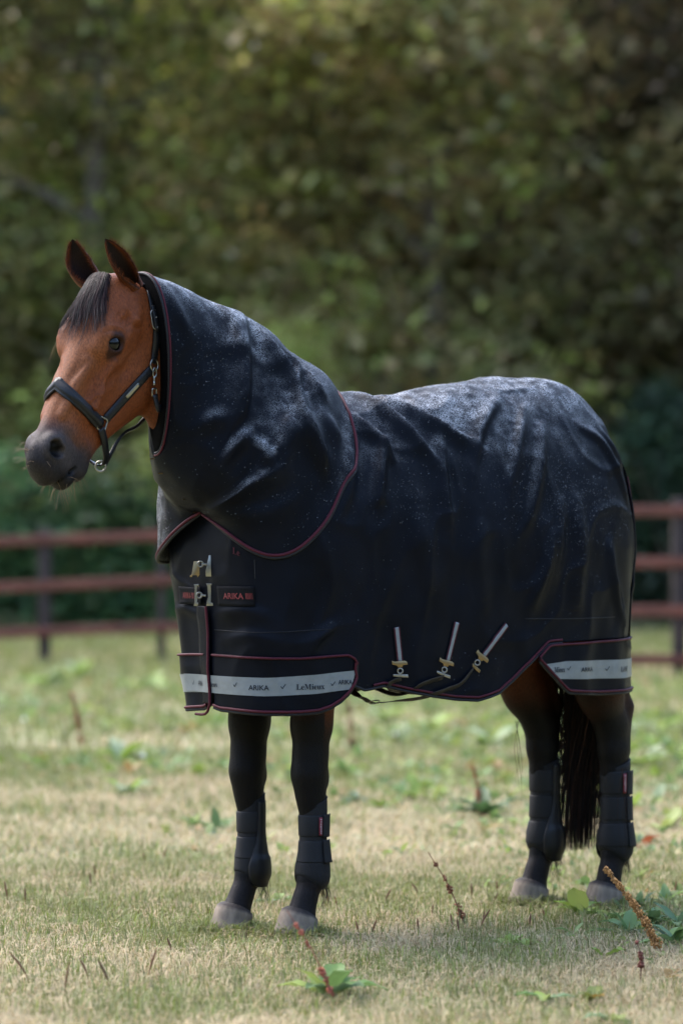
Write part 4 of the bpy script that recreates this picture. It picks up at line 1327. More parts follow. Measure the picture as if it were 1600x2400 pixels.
# ------------------------------------------------------------------ forelock, whiskers, tail, fetlock hair
def strands(name, paths, r, cols, parent, taper=.25, mat='hair', sides=3):
    """many hairs in one mesh; paths n x k x 3"""
    paths = np.asarray(paths, float)
    n, k, _ = paths.shape
    T = np.gradient(paths, axis=1); T /= np.linalg.norm(T, axis=2)[..., None] + 1e-12
    ref = np.array([.3, .8, .52]); N = np.cross(T, ref); N /= np.linalg.norm(N, axis=2)[..., None] + 1e-12
    B = np.cross(T, N)
    rr = (np.asarray(r).reshape(-1, 1) * np.linspace(1, taper, k)[None])
    a = np.arange(sides) * 2 * np.pi / sides
    V = paths[:, :, None] + rr[:, :, None, None] * (np.cos(a)[None, None, :, None] * N[:, :, None] + np.sin(a)[None, None, :, None] * B[:, :, None])
    V = V.reshape(-1, 3)
    S, I, J = np.meshgrid(np.arange(n), np.arange(k - 1), np.arange(sides), indexing='ij')
    J2 = (J + 1) % sides
    base = S * k * sides
    F = np.stack([base + I * sides + J, base + I * sides + J2, base + (I + 1) * sides + J2, base + (I + 1) * sides + J], -1).reshape(-1, 4)
    col = np.repeat(np.asarray(cols), k * sides, axis=0)
    return mesh(name, V, F, M[mat], parent, col=col)
fl, flc, flr = [], [], []
locks = [(rng.normal(.004, .028), -.050 + .125 * k / 25 + rng.normal(0, .012), .12 + .13 * rng.random(), rng.random() * 6) for k in range(26)]
for i in range(950):
    c00, dr, ln_, phs = locks[rng.integers(0, 26)]
    c0 = c00 + rng.normal(0, .009)
    lng = ln_ * (.6 + .55 * rng.random())
    drift = dr * 1.15 + rng.normal(0, .009)
    h0 = .004 + .014 * rng.random()
    cl = []
    for t in np.linspace(0, 1, 12):
        a = -.014 + t * lng
        c = c0 * (1 - .35 * t) + c00 * .35 * t + drift * t**1.25
        q, n_ = on_body(hd(a, .05, c), 0)
        cl.append(q + n_ * (h0 * (1 - .55 * t) + .002 + .006 * math.sin(t * 3.1)))
    cl = np.array(cl)
    cl[1:-1] = (cl[:-2] + cl[2:] + cl[1:-1]) / 3
    tt = np.linspace(0, 1, 12)
    cl += np.outer(np.sin(tt * 7 + phs) * tt, AX_C) * .004 + np.outer(np.sin(tt * 15 + phs * 3) * tt, AX_C) * .0012
    fl.append(cl); flr.append(.0006 + .0007 * rng.random())
    flc.append(np.array([.0062, .0038, .0042]) * (.4 + rng.random() * 1.3) + np.array([.030, .0125, .0115]) * (rng.random() < .30))
fo = strands('forelock', fl, flr, flc, horse)
fo['kind'] = 'stuff'
wk, wc = [], []
def whisk(p, d, L, droop):
    d = d / np.linalg.norm(d)
    return np.array([p + d * L * t + np.array([0, 0, -droop * L * t * t]) + np.array([.002, 0, .001]) * math.sin(t * 5) for t in np.linspace(0, 1, 9)])
for i in range(46):                                   # lips and chin
    a, b = (.60 + rng.normal(0, .015), -.15 + rng.normal(0, .02)) if i < 30 else (.55 + rng.normal(0, .02), -.20)
    q, n_ = on_body(hd(a, b, rng.normal(0, .03)))
    wk.append(whisk(q, n_ + rng.normal(0, .35, 3) + np.array([0, 0, -.5]), .018 + .035 * rng.random(), .3))
for i in range(22):                                     # nose front
    q, n_ = on_body(hd(.575 + rng.normal(0, .03), -.05 + rng.normal(0, .03), -.02 + rng.normal(0, .02)) + AX_B * .03)
    wk.append(whisk(q, n_ + rng.normal(0, .3, 3), .02 + .03 * rng.random(), .2))
for i in range(4):                                      # far brow
    q, n_ = on_body(hd(EYE_A + rng.normal(.02, .03), EYE_B + .02, -.12))
    wk.append(whisk(q, n_ + rng.normal(0, .3, 3), .03 + .04 * rng.random(), .5))
fz, fzc = [], []
for ra, rb_, od in EAR_RIMS:                               # soft fringe on the ear edges
    for rim_ in (ra, rb_):
        for i in range(170):
            k = rng.random() * (len(rim_) - 2); j = int(k)
            p = rim_[j] * (1 - k + j) + rim_[j + 1] * (k - j)
            cen_ = (ra[j] + rb_[j]) / 2
            d_ = (cen_ - p) * rng.normal(.15, .45) + od * .012 + np.array([0, 0, .012]) + rng.normal(0, .004, 3)
            d_ = d_ / np.linalg.norm(d_) * (.006 + .010 * rng.random())
            fz.append(np.array([p + d_ * t for t in np.linspace(0, 1, 4)])); fzc.append(brown * (.5 + .8 * rng.random()))
fzo = strands('ear_fringe', fz, np.full(len(fz), .0005), fzc, horse, .3)
fzo['kind'] = 'stuff'
wh = strands('whiskers', wk, np.full(len(wk), .0006), np.tile([.22, .145, .085], (len(wk), 1)), horse, .4)
wh['kind'] = 'stuff'
# tail hanging between and behind the hind legs
tl, tc_, tr = [], [], []
for i in range(2000):
    g = np.clip(rng.normal(0, 1, 2), -1.7, 1.7)
    f0, l0 = -.735 + g[0] * .026, -.055 + g[1] * .020
    ln = 1.13 - .42 * rng.random()**1.5
    sp = .6 + .8 * rng.random()
    k = np.linspace(0, 1, 14)
    z = 1.30 - k * ln
    sw = np.sin(k * (4 + 3 * rng.random()) + rng.random() * 6) * .006 * k
    P = np.stack([f0 + .05 * k + g[0] * .018 * sp * k**1.5 + sw, l0 - .01 * k + g[1] * .034 * sp * np.sin(np.clip(k * 1.25, 0, 1) * np.pi)**.7 + sw * .6, z], 1)
    tl.append(P); tr.append(.0008 + .0010 * rng.random())
    tc_.append(np.array([.009, .007, .007]) * (.5 + rng.random()) + np.array([.040, .016, .007]) * (rng.random() < .3))
for i in range(9):                                          # loose hairs blown to the sides
    sd = i < 4
    x0 = mid(1212 + rng.normal(0, 5), 1690, -.17) if sd else mid(1462 + rng.normal(0, 4), 1800, .17)
    k = np.linspace(0, 1, 14)
    P = x0[None] + np.stack([np.sin(k * 5 + i) * .012, np.cos(k * 4 + i) * .008, -k * (.16 + .14 * rng.random())], 1)
    tl.append(P); tr.append(.0009); tc_.append(np.array([.02, .010, .006]))
ta = strands('tail', tl, tr, tc_, horse, .35)
ta['kind'] = 'stuff'
ft_, fc_ = [], []
for f, l, hf in list(FORE.values()) + list(HIND.values()):
    for i in range(50):
        p = np.array([f - .036 + rng.normal(0, .006), l + rng.normal(0, .012), .165 + rng.normal(0, .015)])
        k = np.linspace(0, 1, 8); L = .04 + .05 * rng.random()
        ft_.append(p + np.stack([-.25 * L * np.sin(k * 3), rng.normal(0, .1) * L * k, -L * k], 1)); fc_.append(np.array([.011, .009, .009]) * (.6 + rng.random()))
fe = strands('fetlock_hair', ft_, np.full(len(ft_), .0007), fc_, horse, .3)
fe['kind'] = 'stuff'
# ------------------------------------------------------------------ leg boots
def leg_ring(f, l, z, rf, rl, n=48, off=0.0):
    ph_ = np.linspace(0, 2 * np.pi, n, endpoint=False)
    return np.stack([f + off + rf * np.cos(ph_), l + rl * np.sin(ph_), np.full(n, z)], 1)
def loft_rings(rings):
    R = np.stack(rings, 1)          # n x rows x 3
    return R.reshape(-1, 3), grid_faces(R.shape[0], R.shape[1], True)
def boot(f, l, hind, inner, label, tagged):
    root = horse_root('leg_boot')
    tag(root, label, 'leg boot', 'leg boots on the horse')
    g = 1.13 if hind else 1.0
    zt, zb_ = (.455, .150) if hind else (.392, .140)
    H = zt - zb_
    zk = np.array([0, .06, .14, .30, .36, .62, .92, 1.0])
    rk = np.array([.034, .045, .049, .047, .0415, .0385, .0400, .0395]) * g
    def rad(z): return pchip(zk, rk, (z - zb_) / H)
    cx = f - .006
    rings = []
    for z in np.linspace(zb_, zt, 34):
        ph_ = np.linspace(0, 2 * np.pi, 48, endpoint=False)
        R = leg_ring(cx, l, z, rad(z) * 1.06, rad(z) * .94)
        if z > zt - .03: R[:, 2] += -.018 * np.cos(ph_) * (z - zt + .03) / .03           # dips in front
        if z < zb_ + .05: R[:, 2] += (.034 * np.clip(np.cos(ph_), 0, 1)**2) * (1 - (z - zb_) / .05)  # opens over the front of the fetlock
        rings.append(R)
    v, q = loft_rings(rings)
    sh = thicken(mesh('shell', v, q, M['mesh_fabric'], root), .003, 0)
    v, q = tube_arrays(rings[0], .0028, 6, True); mesh('binding', v, q, M['elastic'], root)
    v, q = tube_arrays(rings[-1], .0028, 6, True); mesh('binding', v, q, M['elastic'], root)
    nb_ = 3 if hind else 2
    tops = ([.93, .66, .39] if hind else [.86, .56])
    bh = .235 if hind else .25
    outer = -inner
    for i, tp_ in enumerate(tops):
        z1, z0 = zb_ + tp_ * H, zb_ + (tp_ - bh) * H
        rr = []
        for z, e in ((z0, .001), (z0 + .001, .0036), (z0 + .004, .0044), ((z0 + z1) / 2, .0046), (z1 - .004, .0044), (z1 - .001, .0036), (z1, .001)):
            rr.append(leg_ring(cx, l, z, rad(z) * 1.06 + e, rad(z) * .94 + e))
        v, q = loft_rings(rr); st = mesh('strap', v, q, M['elastic'], root)
        # loose end of the strap at the back of the outer side
        a0_, a1_ = (math.radians(95), math.radians(158)) if outer > 0 else (math.radians(-158), math.radians(-95))
        an = np.linspace(a0_, a1_, 12); V = []
        for a in an:
            for z in (z0 - .002, z0 + .004, z1 - .004, z1 + .002):
                V.append((cx + (rad(z) * 1.06 + .0085) * math.cos(a), l + (rad(z) * .94 + .0085) * math.sin(a), z))
        thicken(mesh('strap_end', np.array(V), grid_faces(12, 4), M['elastic'], st), .003, 0)
        if tagged and i == 0:
            a = math.radians(84) if outer > 0 else math.radians(-84)
            da = np.linspace(-.10, .10, 4); V = []
            for d_ in da:
                for z in np.linspace(z0 + .004, z1 - .006, 6):
                    V.append((cx + (rad(z) * 1.06 + .0092) * math.cos(a + d_), l + (rad(z) * .94 + .0092) * math.sin(a + d_), z))
            tg = thicken(mesh('label', np.array(V), grid_faces(4, 6), M['tag_red'], st), .0012, 0)
            tv, tf = text_arrays(serif('LeMieux'), 1.0)
            L_ = (z1 - z0) * .74
            tv[:, 0] *= L_ / (tv[:, 0].max() - tv[:, 0].min()); tv[:, 1] *= .0046 / (tv[:, 1].max() - tv[:, 1].min())
            zc_ = (z0 + z1) / 2 - .001
            aa = a + tv[:, 1] / .045 * (1 if outer > 0 else -1) * -1
            zz = zc_ - tv[:, 0]
            P = np.stack([cx + (rad(zz) * 1.06 + .0108) * np.cos(aa), l + (rad(zz) * .94 + .0108) * np.sin(aa), zz], 1)
            mesh('lettering', P, tf, M['tag_white'], tg, smooth=False)
    # strike pad on the inner side: narrow stem above, drop shape below
    nA, nZ = 22, 40
    V, E = [], []
    for z in np.linspace(zb_ - .006, zt - .004, nZ):
        k = (z - zb_) / H
        half = pchip([-.03, .0, .06, .2, .34, .5, .62, 1.0], [.35, .75, .95, 1.0, .82, .52, .40, .36], np.array([k]))[0]
        for a in np.linspace(-half, half, nA):
            aa = inner * (math.pi / 2 + .28) + a * inner
            sw = .0095 * math.cos(a / max(half, .01) * math.pi / 2)**.35 + .0035 * (1 - k)
            V.append((cx + (rad(max(z, zb_ + .008)) * 1.06 + sw) * math.cos(aa), l + (rad(max(z, zb_ + .008)) * .94 + sw) * math.sin(aa), z))
    V = np.array(V)
    Fp = grid_faces(nZ, nA)
    pad = thicken(mesh('strike_pad', V, Fp, M['leather'], root), .003, 0)
    Gd = V.reshape(nZ, nA, 3)
    rim = np.vstack([Gd[:, 1], Gd[-1, 1:-1], Gd[::-1, -2], Gd[0, -2:0:-1]])
    v, q = tube_arrays(resample(rim, 120, True), .0018, 6, True); mesh('pad_stitching', v, q, M['elastic'], pad)
boot(*FORE['off'][:2], False, 1, 'black boot with rounded strike pad on the leftmost foreleg', False)
boot(*FORE['near'][:2], False, -1, 'black strapped boot with red tag on the foreleg nearer the belly', True)
boot(*HIND['off'][:2], True, 1, 'black boot with rounded strike pad on the hind leg left of the tail', False)
boot(*HIND['near'][:2], True, -1, 'black boot with three straps on the rightmost hind leg', True)
# ------------------------------------------------------------------ ground, fence, woodland, plants
def gp(px, py, z=0.0):
    """ground point seen at a picture point"""
    D = FPX * (EYE - z) / (py - 1240)
    return np.array([(px - 800) / FPX * D, D, z])
def ground_material():
    m = bpy.data.materials.new('dry_pasture'); m.use_nodes = True
    n, l = m.node_tree.nodes, m.node_tree.links
    p = n['Principled BSDF']; p.inputs['Roughness'].default_value = .9; p.inputs['Specular IOR Level'].default_value = .1
    tc = n.new('ShaderNodeTexCoord')
    a = n.new('ShaderNodeTexNoise'); a.inputs['Scale'].default_value = .55; a.inputs['Detail'].default_value = 8; a.inputs['Roughness'].default_value = .65
    b = n.new('ShaderNodeTexNoise'); b.inputs['Scale'].default_value = 45; b.inputs['Detail'].default_value = 6
    l.new(tc.outputs['Object'], a.inputs[0]); l.new(tc.outputs['Object'], b.inputs[0])
    r = n.new('ShaderNodeValToRGB')
    e = r.color_ramp.elements
    e[0].position, e[0].color = .36, (.33, .27, .175, 1)
    e[1].position, e[1].color = .62, (.21, .24, .11, 1)
    e.new(.5).color = (.28, .27, .15, 1)
    l.new(a.outputs[0], r.inputs[0])
    mr = n.new('ShaderNodeMapRange'); mr.inputs[1].default_value = .3; mr.inputs[2].default_value = .7; mr.inputs[3].default_value = .55; mr.inputs[4].default_value = 1.25
    l.new(b.outputs[0], mr.inputs[0])
    mx = n.new('ShaderNodeMix'); mx.data_type = 'RGBA'; mx.blend_type = 'MULTIPLY'; mx.inputs['Factor'].default_value = 1
    l.new(r.outputs[0], mx.inputs['A']); l.new(mr.outputs[0], mx.inputs['B']); l.new(mx.outputs['Result'], p.inputs['Base Color'])
    return m
M['ground'] = ground_material()
def leaf_material(name, trans=.35, rough=.5, spec=.3):
    m = bpy.data.materials.new(name); m.use_nodes = True
    n, l = m.node_tree.nodes, m.node_tree.links
    p = n['Principled BSDF']; p.inputs['Roughness'].default_value = rough; p.inputs['Specular IOR Level'].default_value = spec
    at = n.new('ShaderNodeAttribute'); at.attribute_name = 'tint'
    l.new(at.outputs['Color'], p.inputs['Base Color'])
    tr = n.new('ShaderNodeBsdfTranslucent'); l.new(at.outputs['Color'], tr.inputs['Color'])
    mx = n.new('ShaderNodeMixShader'); mx.inputs[0].default_value = trans
    l.new(p.outputs[0], mx.inputs[1]); l.new(tr.outputs[0], mx.inputs[2])
    l.new(mx.outputs[0], n['Material Output'].inputs['Surface'])
    return m
M['blade'] = leaf_material('grass_blade', .3, .6, .2)
M['leaf'] = leaf_material('tree_leaf', .42, .45, .35)
M['dock'] = leaf_material('dock_leaf', .35, .5, .22)
M['bark'] = material('bark', (.10, .078, .055), .9, noise=(14, .5, 1.3, (1, 1, .3)), bump=(18, .8, .03, (1, 1, .3)))
M['rail'] = material('stained_rail', (.150, .046, .028), .75, noise=(6, .6, 1.25, (.4, 1, 1)), bump=(30, .4, .01))
M['post'] = material('stained_post', (.034, .021, .019), .8, noise=(9, .5, 1.3), bump=(30, .4, .01))
M['seed'] = material('dock_seed', (.30, .14, .05), .8, tint=True)

nx, ny = 60, 80
xs, ys = np.meshgrid(np.linspace(-1, 1, nx), np.linspace(0, 1, ny), indexing='ij')
Yg = -6 + 160 * ys**2.2; Xg = xs * (12 + Yg.clip(0) * .8)
Vg = np.stack([Xg, Yg, -.012 + .010 * vnoise(np.stack([Xg, Yg, 0 * Xg], -1).reshape(-1, 3), .9, 9).reshape(nx, ny) * (Yg > 13)], -1).reshape(-1, 3)
tag(mesh('ground', Vg, grid_faces(nx, ny), M['ground']), kind='structure')

STRAW, PALE, GREEN, FRESH = np.array([.48, .375, .225]), np.array([.39, .345, .19]), np.array([.225, .245, .088]), np.array([.21, .26, .062])
def grass_patch(n, d0, d1, half, h0, h1, w, seed, green_bias):
    r = np.random.default_rng(seed)
    D = np.sqrt(r.random(n) * (d1**2 - d0**2) + d0**2)
    X = (r.random(n) * 2 - 1) * (half(D))
    P = np.stack([X, D, np.zeros(n)], 1)
    g = vnoise(P, 1.1, 11) * .5 + vnoise(P, 3.1, 12) * .55 + vnoise(P, 9, 13) * .3
    dens = vnoise(P, 6, 15)
    green = np.clip(.5 + .75 * g + green_bias(D), 0, 1)
    is_g = r.random(n) < green
    col = np.where(is_g[:, None], GREEN * (1 - .3 * r.random((n, 1))) + (FRESH - GREEN) * (r.random((n, 1)) < .25), np.where(r.random((n, 1)) < .4, PALE, STRAW)) * (.65 + .6 * r.random((n, 1)))
    h = (h0 + (h1 - h0) * r.random(n)**1.6) * (1 + .45 * dens) * np.where(is_g, 1.1, .8)
    az = r.random(n) * 2 * np.pi
    lean = np.where(is_g, 1.0, 2.3) * (.3 + r.random(n))
    ww = w * (.6 + .8 * r.random(n))
    sx, sy = np.cos(az), np.sin(az)
    side = np.stack([-sy, sx, 0 * sx], 1) * (ww / 2)[:, None]
    ld = np.stack([sx, sy, 0 * sx], 1)
    b = P + [0, 0, -.006]
    m = b + np.stack([0 * h, 0 * h, h * .62], 1) + ld * (h * lean * .30)[:, None]
    t = b + np.stack([0 * h, 0 * h, h * (1 - .25 * np.clip(lean, 0, 1.4))], 1) + ld * (h * lean * .95)[:, None]
    V = np.stack([b - side, b + side, m - side * .8, m + side * .8, t - side * .12, t + side * .12], 1).reshape(-1, 3)
    i = np.arange(n)[:, None] * 6
    F = np.vstack([i + [0, 1, 3, 2], i + [2, 3, 5, 4]])
    return V, F, np.repeat(col, 6, axis=0)
gr = [grass_patch(170000, 7.4, 12.0, lambda D: D * .104 + .55, .012, .056, .0030, 21, lambda D: -.32 + .14 * sstep(8.6, 9.6, D)),
      grass_patch(75000, 12.0, 18.0, lambda D: D * .104 + .7, .02, .07, .0055, 22, lambda D: -.22 + .35 * sstep(13.5, 17, D)),
      grass_patch(60000, 18.0, 40.0, lambda D: D * .105 + 1.2, .03, .13, .012, 23, lambda D: .25)]
for f_, l_, h_ in list(FORE.values()) + list(HIND.values()):           # longer blades round each hoof
    c0 = HO + FW * (h_ + .02) + LF * l_
    v_, q_, k_ = grass_patch(1500, 9.0, 9.3, lambda D: 0 * D + 1.0, .022, .062, .0034, int(1000 + h_ * 100), lambda D: .15)
    r_ = np.random.default_rng(int(2000 + h_ * 100)); a_ = r_.random(1500) * 6.28; rr_ = .065 + .06 * r_.random(1500)**1.5
    b_ = v_.reshape(-1, 6, 3); old_ = (b_[:, 0] + b_[:, 1]) / 2
    b_ += (np.stack([c0[0] + np.cos(a_) * rr_, c0[1] + np.sin(a_) * rr_, 0 * a_ - .004], 1) - old_ * [1, 1, 0])[:, None]
    gr.append((b_.reshape(-1, 3), q_, k_))
V, F, c, o = [], [], [], 0
for v, f, k in gr:
    V.append(v); F.append(f + o); c.append(k); o += len(v)
gobj = mesh('grass', np.vstack(V), np.vstack(F), M['blade'], col=np.vstack(c), smooth=False)
tag(gobj, 'short dry pasture grass, straw and green, over the whole field', 'grass', kind='stuff')

# fences
def beam(p, q, h, w):
    """board from p to q, height h, thickness w, slightly rounded by bevel"""
    p, q = np.asarray(p, float), np.asarray(q, float)
    d = q - p; L = np.linalg.norm(d); d /= L
    s = np.cross(d, [0, 0, 1]); s /= np.linalg.norm(s); u = np.cross(s, d)
    return box_arrays((p + q) / 2, (L / 2, w / 2, h / 2), np.stack([d, s, u]))
def fence(label, posts, rails, post_w):
    """posts: list of (x, depth, top z); rails: list of heights at both ends of the run"""
    r = empty('paddock_fence', (posts[0][0], posts[0][1], 0))
    tag(r, label, 'fence')
    o = np.array([posts[0][0], posts[0][1], 0])
    for x, D, zt, w in posts:
        v, f = box_arrays((x - o[0], D - o[1], (zt - .3) / 2), (w / 2, w / 2, (zt + .3) / 2))
        ob = mesh('post', v, f, M['post'], r, smooth=False)
        b = ob.modifiers.new('edge', 'BEVEL'); b.width = .012; b.segments = 2
    for (xa, Da, _, _), (xb, Db, _, _) in zip(posts[:-1], posts[1:]):
        for z_at in rails:
            v, f = beam((xa - o[0], Da - .07 - o[1], z_at(xa)), (xb - o[0], Db - .07 - o[1], z_at(xb)), .090, .04)
            ob = mesh('rail', v, f, M['rail'], r, smooth=False)
            b = ob.modifiers.new('edge', 'BEVEL'); b.width = .008; b.segments = 2
DL = 29.6; XL = lambda px: (px - 800) / FPX * DL
lin = lambda x0, z0, x1, z1: (lambda x: z0 + (z1 - z0) * (x - x0) / (x1 - x0))
fence('red-brown post and rail fence behind the horse\'s head and chest', [(XL(-440), DL, 1.12, .10), (XL(-168), DL, 1.16, .10), (XL(105), DL, 1.20, .105), (XL(379), DL, 1.24, .075), (XL(650), DL, 1.26, .10)],
      [lin(XL(0), 1.09, XL(355), 1.14), lin(XL(0), .68, XL(355), .74), lin(XL(0), .27, XL(355), .32)], .1)
DR = 27.0; XR = lambda px: (px - 800) / FPX * DR
fence('red-brown post and rail fence behind the horse\'s hindquarters', [(XR(1150), DR, 1.42, .10), (XR(1590), DR, 1.45, .11), (XR(2020), DR, 1.45, .11), (XR(2450), DR, 1.45, .11)],
      [lambda x: 1.35, lambda x: .93, lambda x: .535, lambda x: .14], .1)

# foliage
def leaves(P, size, up_bias, pal, r, jitter=.3):
    n = len(P)
    N = r.normal(0, 1, (n, 3)); N[:, 2] = np.abs(N[:, 2]) + up_bias; N /= np.linalg.norm(N, axis=1)[:, None]
    T = r.normal(0, 1, (n, 3)); T[:, 2] -= .8
    T -= N * np.sum(N * T, 1)[:, None]; T /= np.linalg.norm(T, axis=1)[:, None]
    B = np.cross(N, T)
    s = size * (.6 + .8 * r.random(n))[:, None]
    V = np.stack([P - T * s, P + B * s * .42 + N * s * .12, P + T * s, P - B * s * .42 + N * s * .12], 1).reshape(-1, 3)
    F = np.arange(n * 4).reshape(n, 4)
    c = pal[r.integers(0, len(pal), n)] * (1 - jitter + 2 * jitter * r.random((n, 1)))
    return V, F, np.repeat(c, 4, axis=0)
def limb_arrays(p, q, r0, r1, r, bend=.12):
    p, q = np.asarray(p, float), np.asarray(q, float)
    L = np.linalg.norm(q - p)
    P = smooth_curve([p, p * .6 + q * .4 + r.normal(0, bend * L * .4, 3), q], 9)
    return tube_arrays(P, np.linspace(r0, r1, 9), 7)
def tree(name, label, x, D, h, trunk_r, blobs, n_clump, per, size, pal, seed, group='trees behind the paddock', up=.9, droop=.7, trunk_h=None):
    r = np.random.default_rng(seed)
    root = empty(name, (x, D, 0)); tag(root, label, 'tree' if 'tree' in name else 'bush', group)
    th = trunk_h or h * .8
    P = smooth_curve([(0, 0, -.2), (r.normal(0, .12), r.normal(0, .12), th * .4), (r.normal(0, .3), r.normal(0, .2), th)], 14)
    v, f = tube_arrays(P, np.linspace(trunk_r, trunk_r * .3, 14) * (1 + .5 * np.exp(-np.linspace(0, 14, 14))), 10)
    mesh('trunk', v, f, M['bark'], root)
    B = np.array(blobs, float)
    for b in B:
        k = int(np.clip((b[2] - .8) / th * 13, 2, 12))
        v, f = limb_arrays(P[k], b[:3], trunk_r * .38, trunk_r * .08, r)
        mesh('limb', v, f, M['bark'], root)
    wts = (B[:, 3] * B[:, 4] * B[:, 5])**.67; wts /= wts.sum()
    bi = r.choice(len(B), n_clump, p=wts)
    d = r.normal(0, 1, (n_clump, 3)); d /= np.linalg.norm(d, axis=1)[:, None]
    rad = .55 + .5 * r.random(n_clump)**.6
    btone = .45 + 1.1 * r.random(len(B))
    ctr = B[bi, :3] + d * rad[:, None] * B[bi, 3:6]
    kp = ctr[:, 2] > .15
    ctr, bi = ctr[kp], bi[kp]
    m = len(ctr)
    cs_ = size * (2.2 + 3.4 * r.random(m)**1.5)
    tone = r.integers(0, len(pal), m)
    off = r.normal(0, 1, (m, per, 3)) * [1, 1, .55]
    off[:, :, 2] -= droop * np.linalg.norm(off[:, :, :2], axis=2)**1.3 * .6
    Pl = (ctr[:, None] + off * cs_[:, None, None]).reshape(-1, 3)
    v, f, c = leaves(Pl, size, up, pal, r)
    tc = np.repeat(pal[tone] * (.5 + 1.0 * r.random((m, 1))), per * 4, axis=0)
    bt = np.repeat(btone[bi][:, None], per * 4, axis=0)
    cr_ = mesh('crown', v, f, M['leaf'], root, col=(c * .4 + tc * .6) * bt, smooth=False)
    cr_['kind'] = 'stuff'
    return root
OLIVE = np.array([[.118, .105, .042], [.150, .122, .055], [.095, .100, .035], [.165, .150, .070], [.125, .085, .045]])
LIME = np.array([[.110, .130, .028], [.150, .165, .030], [.085, .110, .028], [.120, .110, .040]])
DARK = np.array([[.030, .060, .034], [.024, .048, .028], [.040, .070, .034]])
GRN = np.array([[.040, .095, .038], [.055, .110, .040], [.035, .075, .036], [.080, .110, .040]])
BRN = np.array([[.125, .080, .045], [.105, .075, .038], [.140, .105, .055], [.090, .070, .035]])
OLIVE, LIME, BRN, GRN = OLIVE * 2.2, LIME * 2.5, BRN * 1.7, GRN * 1.8
def blobset(seed, n, w, d, z0, z1, rr):
    r = np.random.default_rng(seed)
    out = []
    for i in range(n):
        z = z0 + (z1 - z0) * (i + r.random()) / n
        out.append(((r.random() * 2 - 1) * w, (r.random() * 2 - 1) * d, z, rr * (.7 + .6 * r.random()), rr * (.6 + .4 * r.random()), rr * (.5 + .4 * r.random())))
    return out
tree('broadleaf_tree', 'olive and yellow-green leafy tree filling the sky above the horse\'s ears', -3.2, 42.5, 10.5, .22, blobset(1, 20, 2.3, 1.3, 2.0, 10.0, 1.25), 560, 44, .105, np.vstack([OLIVE, OLIVE, LIME, LIME]) * 1.1, 31)
tree('broadleaf_tree', 'olive-brown tree with drooping sprays above the horse\'s back', 1.1, 43.0, 11.0, .20, blobset(2, 20, 2.4, 1.3, 2.4, 10.5, 1.3), 560, 44, .115, np.vstack([OLIVE, OLIVE, BRN * 1.15, LIME]) * 1.3, 32)
tree('broadleaf_tree', 'brownish tree with dark gaps at the far right above the hindquarters', 4.6, 44.0, 11.0, .24, blobset(3, 17, 2.0, 1.2, 2.8, 10.5, 1.15), 380, 44, .110, np.vstack([BRN, OLIVE]) * .5, 33)  # palette darkened to put deep shadow into the leaf colours
tree('broadleaf_tree', 'olive tree standing past the left edge behind the fence', -8.2, 43.5, 10.5, .24, blobset(4, 15, 2.2, 1.2, 2.0, 10.0, 1.3), 320, 40, .115, np.vstack([OLIVE, LIME]), 34)
tree('broadleaf_tree', 'brown-green tree standing past the right edge behind the fence', 9.0, 44.5, 10.5, .24, blobset(5, 15, 2.2, 1.2, 2.0, 10.0, 1.3), 300, 40, .115, np.vstack([BRN, OLIVE]), 35)
tree('conifer_tree', 'dark blue-green tree showing through gaps at the top right', 2.9, 47.0, 12.0, .2, blobset(6, 12, 1.5, .9, 3.0, 11.5, 1.1), 260, 40, .11, DARK, 36)
for k_, (x, D, w, h, pal, lab) in enumerate([
        (-4.6, 39.2, 1.5, 2.3, GRN, 'dark green bush behind the fence at the left edge'),
        (-2.6, 39.0, 1.3, 2.1, GRN, 'green bush behind the fence below the horse\'s chin'),
        (-.6, 40.0, 1.5, 4.3, LIME, 'yellow-green bush behind the horse\'s withers'),
        (1.6, 40.5, 1.4, 3.6, np.vstack([LIME, OLIVE]), 'olive bush just above the horse\'s back'),
        (3.9, 39.6, 1.2, 3.6, DARK, 'very dark bush behind the rump and right fence'),
        (6.4, 39.8, 1.4, 2.4, DARK, 'dark bush past the right edge of the fence'),
        (-7.2, 39.5, 1.6, 2.4, GRN, 'green bush past the left edge of the fence')]):
    tree('leafy_bush', lab, x, D, h, .05, blobset(50 + k_, 7, w * .75, .5, .35, h * .8, w * .5), 170, 42, .075, pal, 60 + k_, group='bushes along the wood edge', trunk_h=h * .6)
# the wood behind, one unbroken mass
r = np.random.default_rng(77)
n = 56000
Pw = np.stack([(r.random(n) * 2 - 1) * 24, 49 + r.random(n)**.7 * 7, r.random(n) * 14], 1)
n2 = 30000                               # unseen ring of trees added round the camera to block low sky light
aw = math.radians(100) + r.random(n2) * math.radians(340)
rw = 42 + r.random(n2) * 6
Pr = np.stack([np.sin(aw + math.pi) * rw, 8 + np.cos(aw + math.pi) * rw, r.random(n2)**1.2 * 15], 1)
Pr = Pr[(np.abs(Pr[:, 0]) > 18) | (Pr[:, 1] < 0)]
v, f, c = leaves(Pw, .5, .3, np.vstack([DARK, OLIVE * .22, GRN * .3]), r)
v2, f2, c2_ = leaves(Pr, .9, .3, np.vstack([DARK, OLIVE * .22, GRN * .3]), r)
f = np.vstack([f, f2 + len(v)]); v = np.vstack([v, v2]); c = np.vstack([c, c2_])
tag(mesh('woodland', v, f, M['leaf'], col=c, smooth=False), 'dark unbroken wood behind the nearer trees, with an unseen ring added to shade low light', 'woodland', kind='stuff')

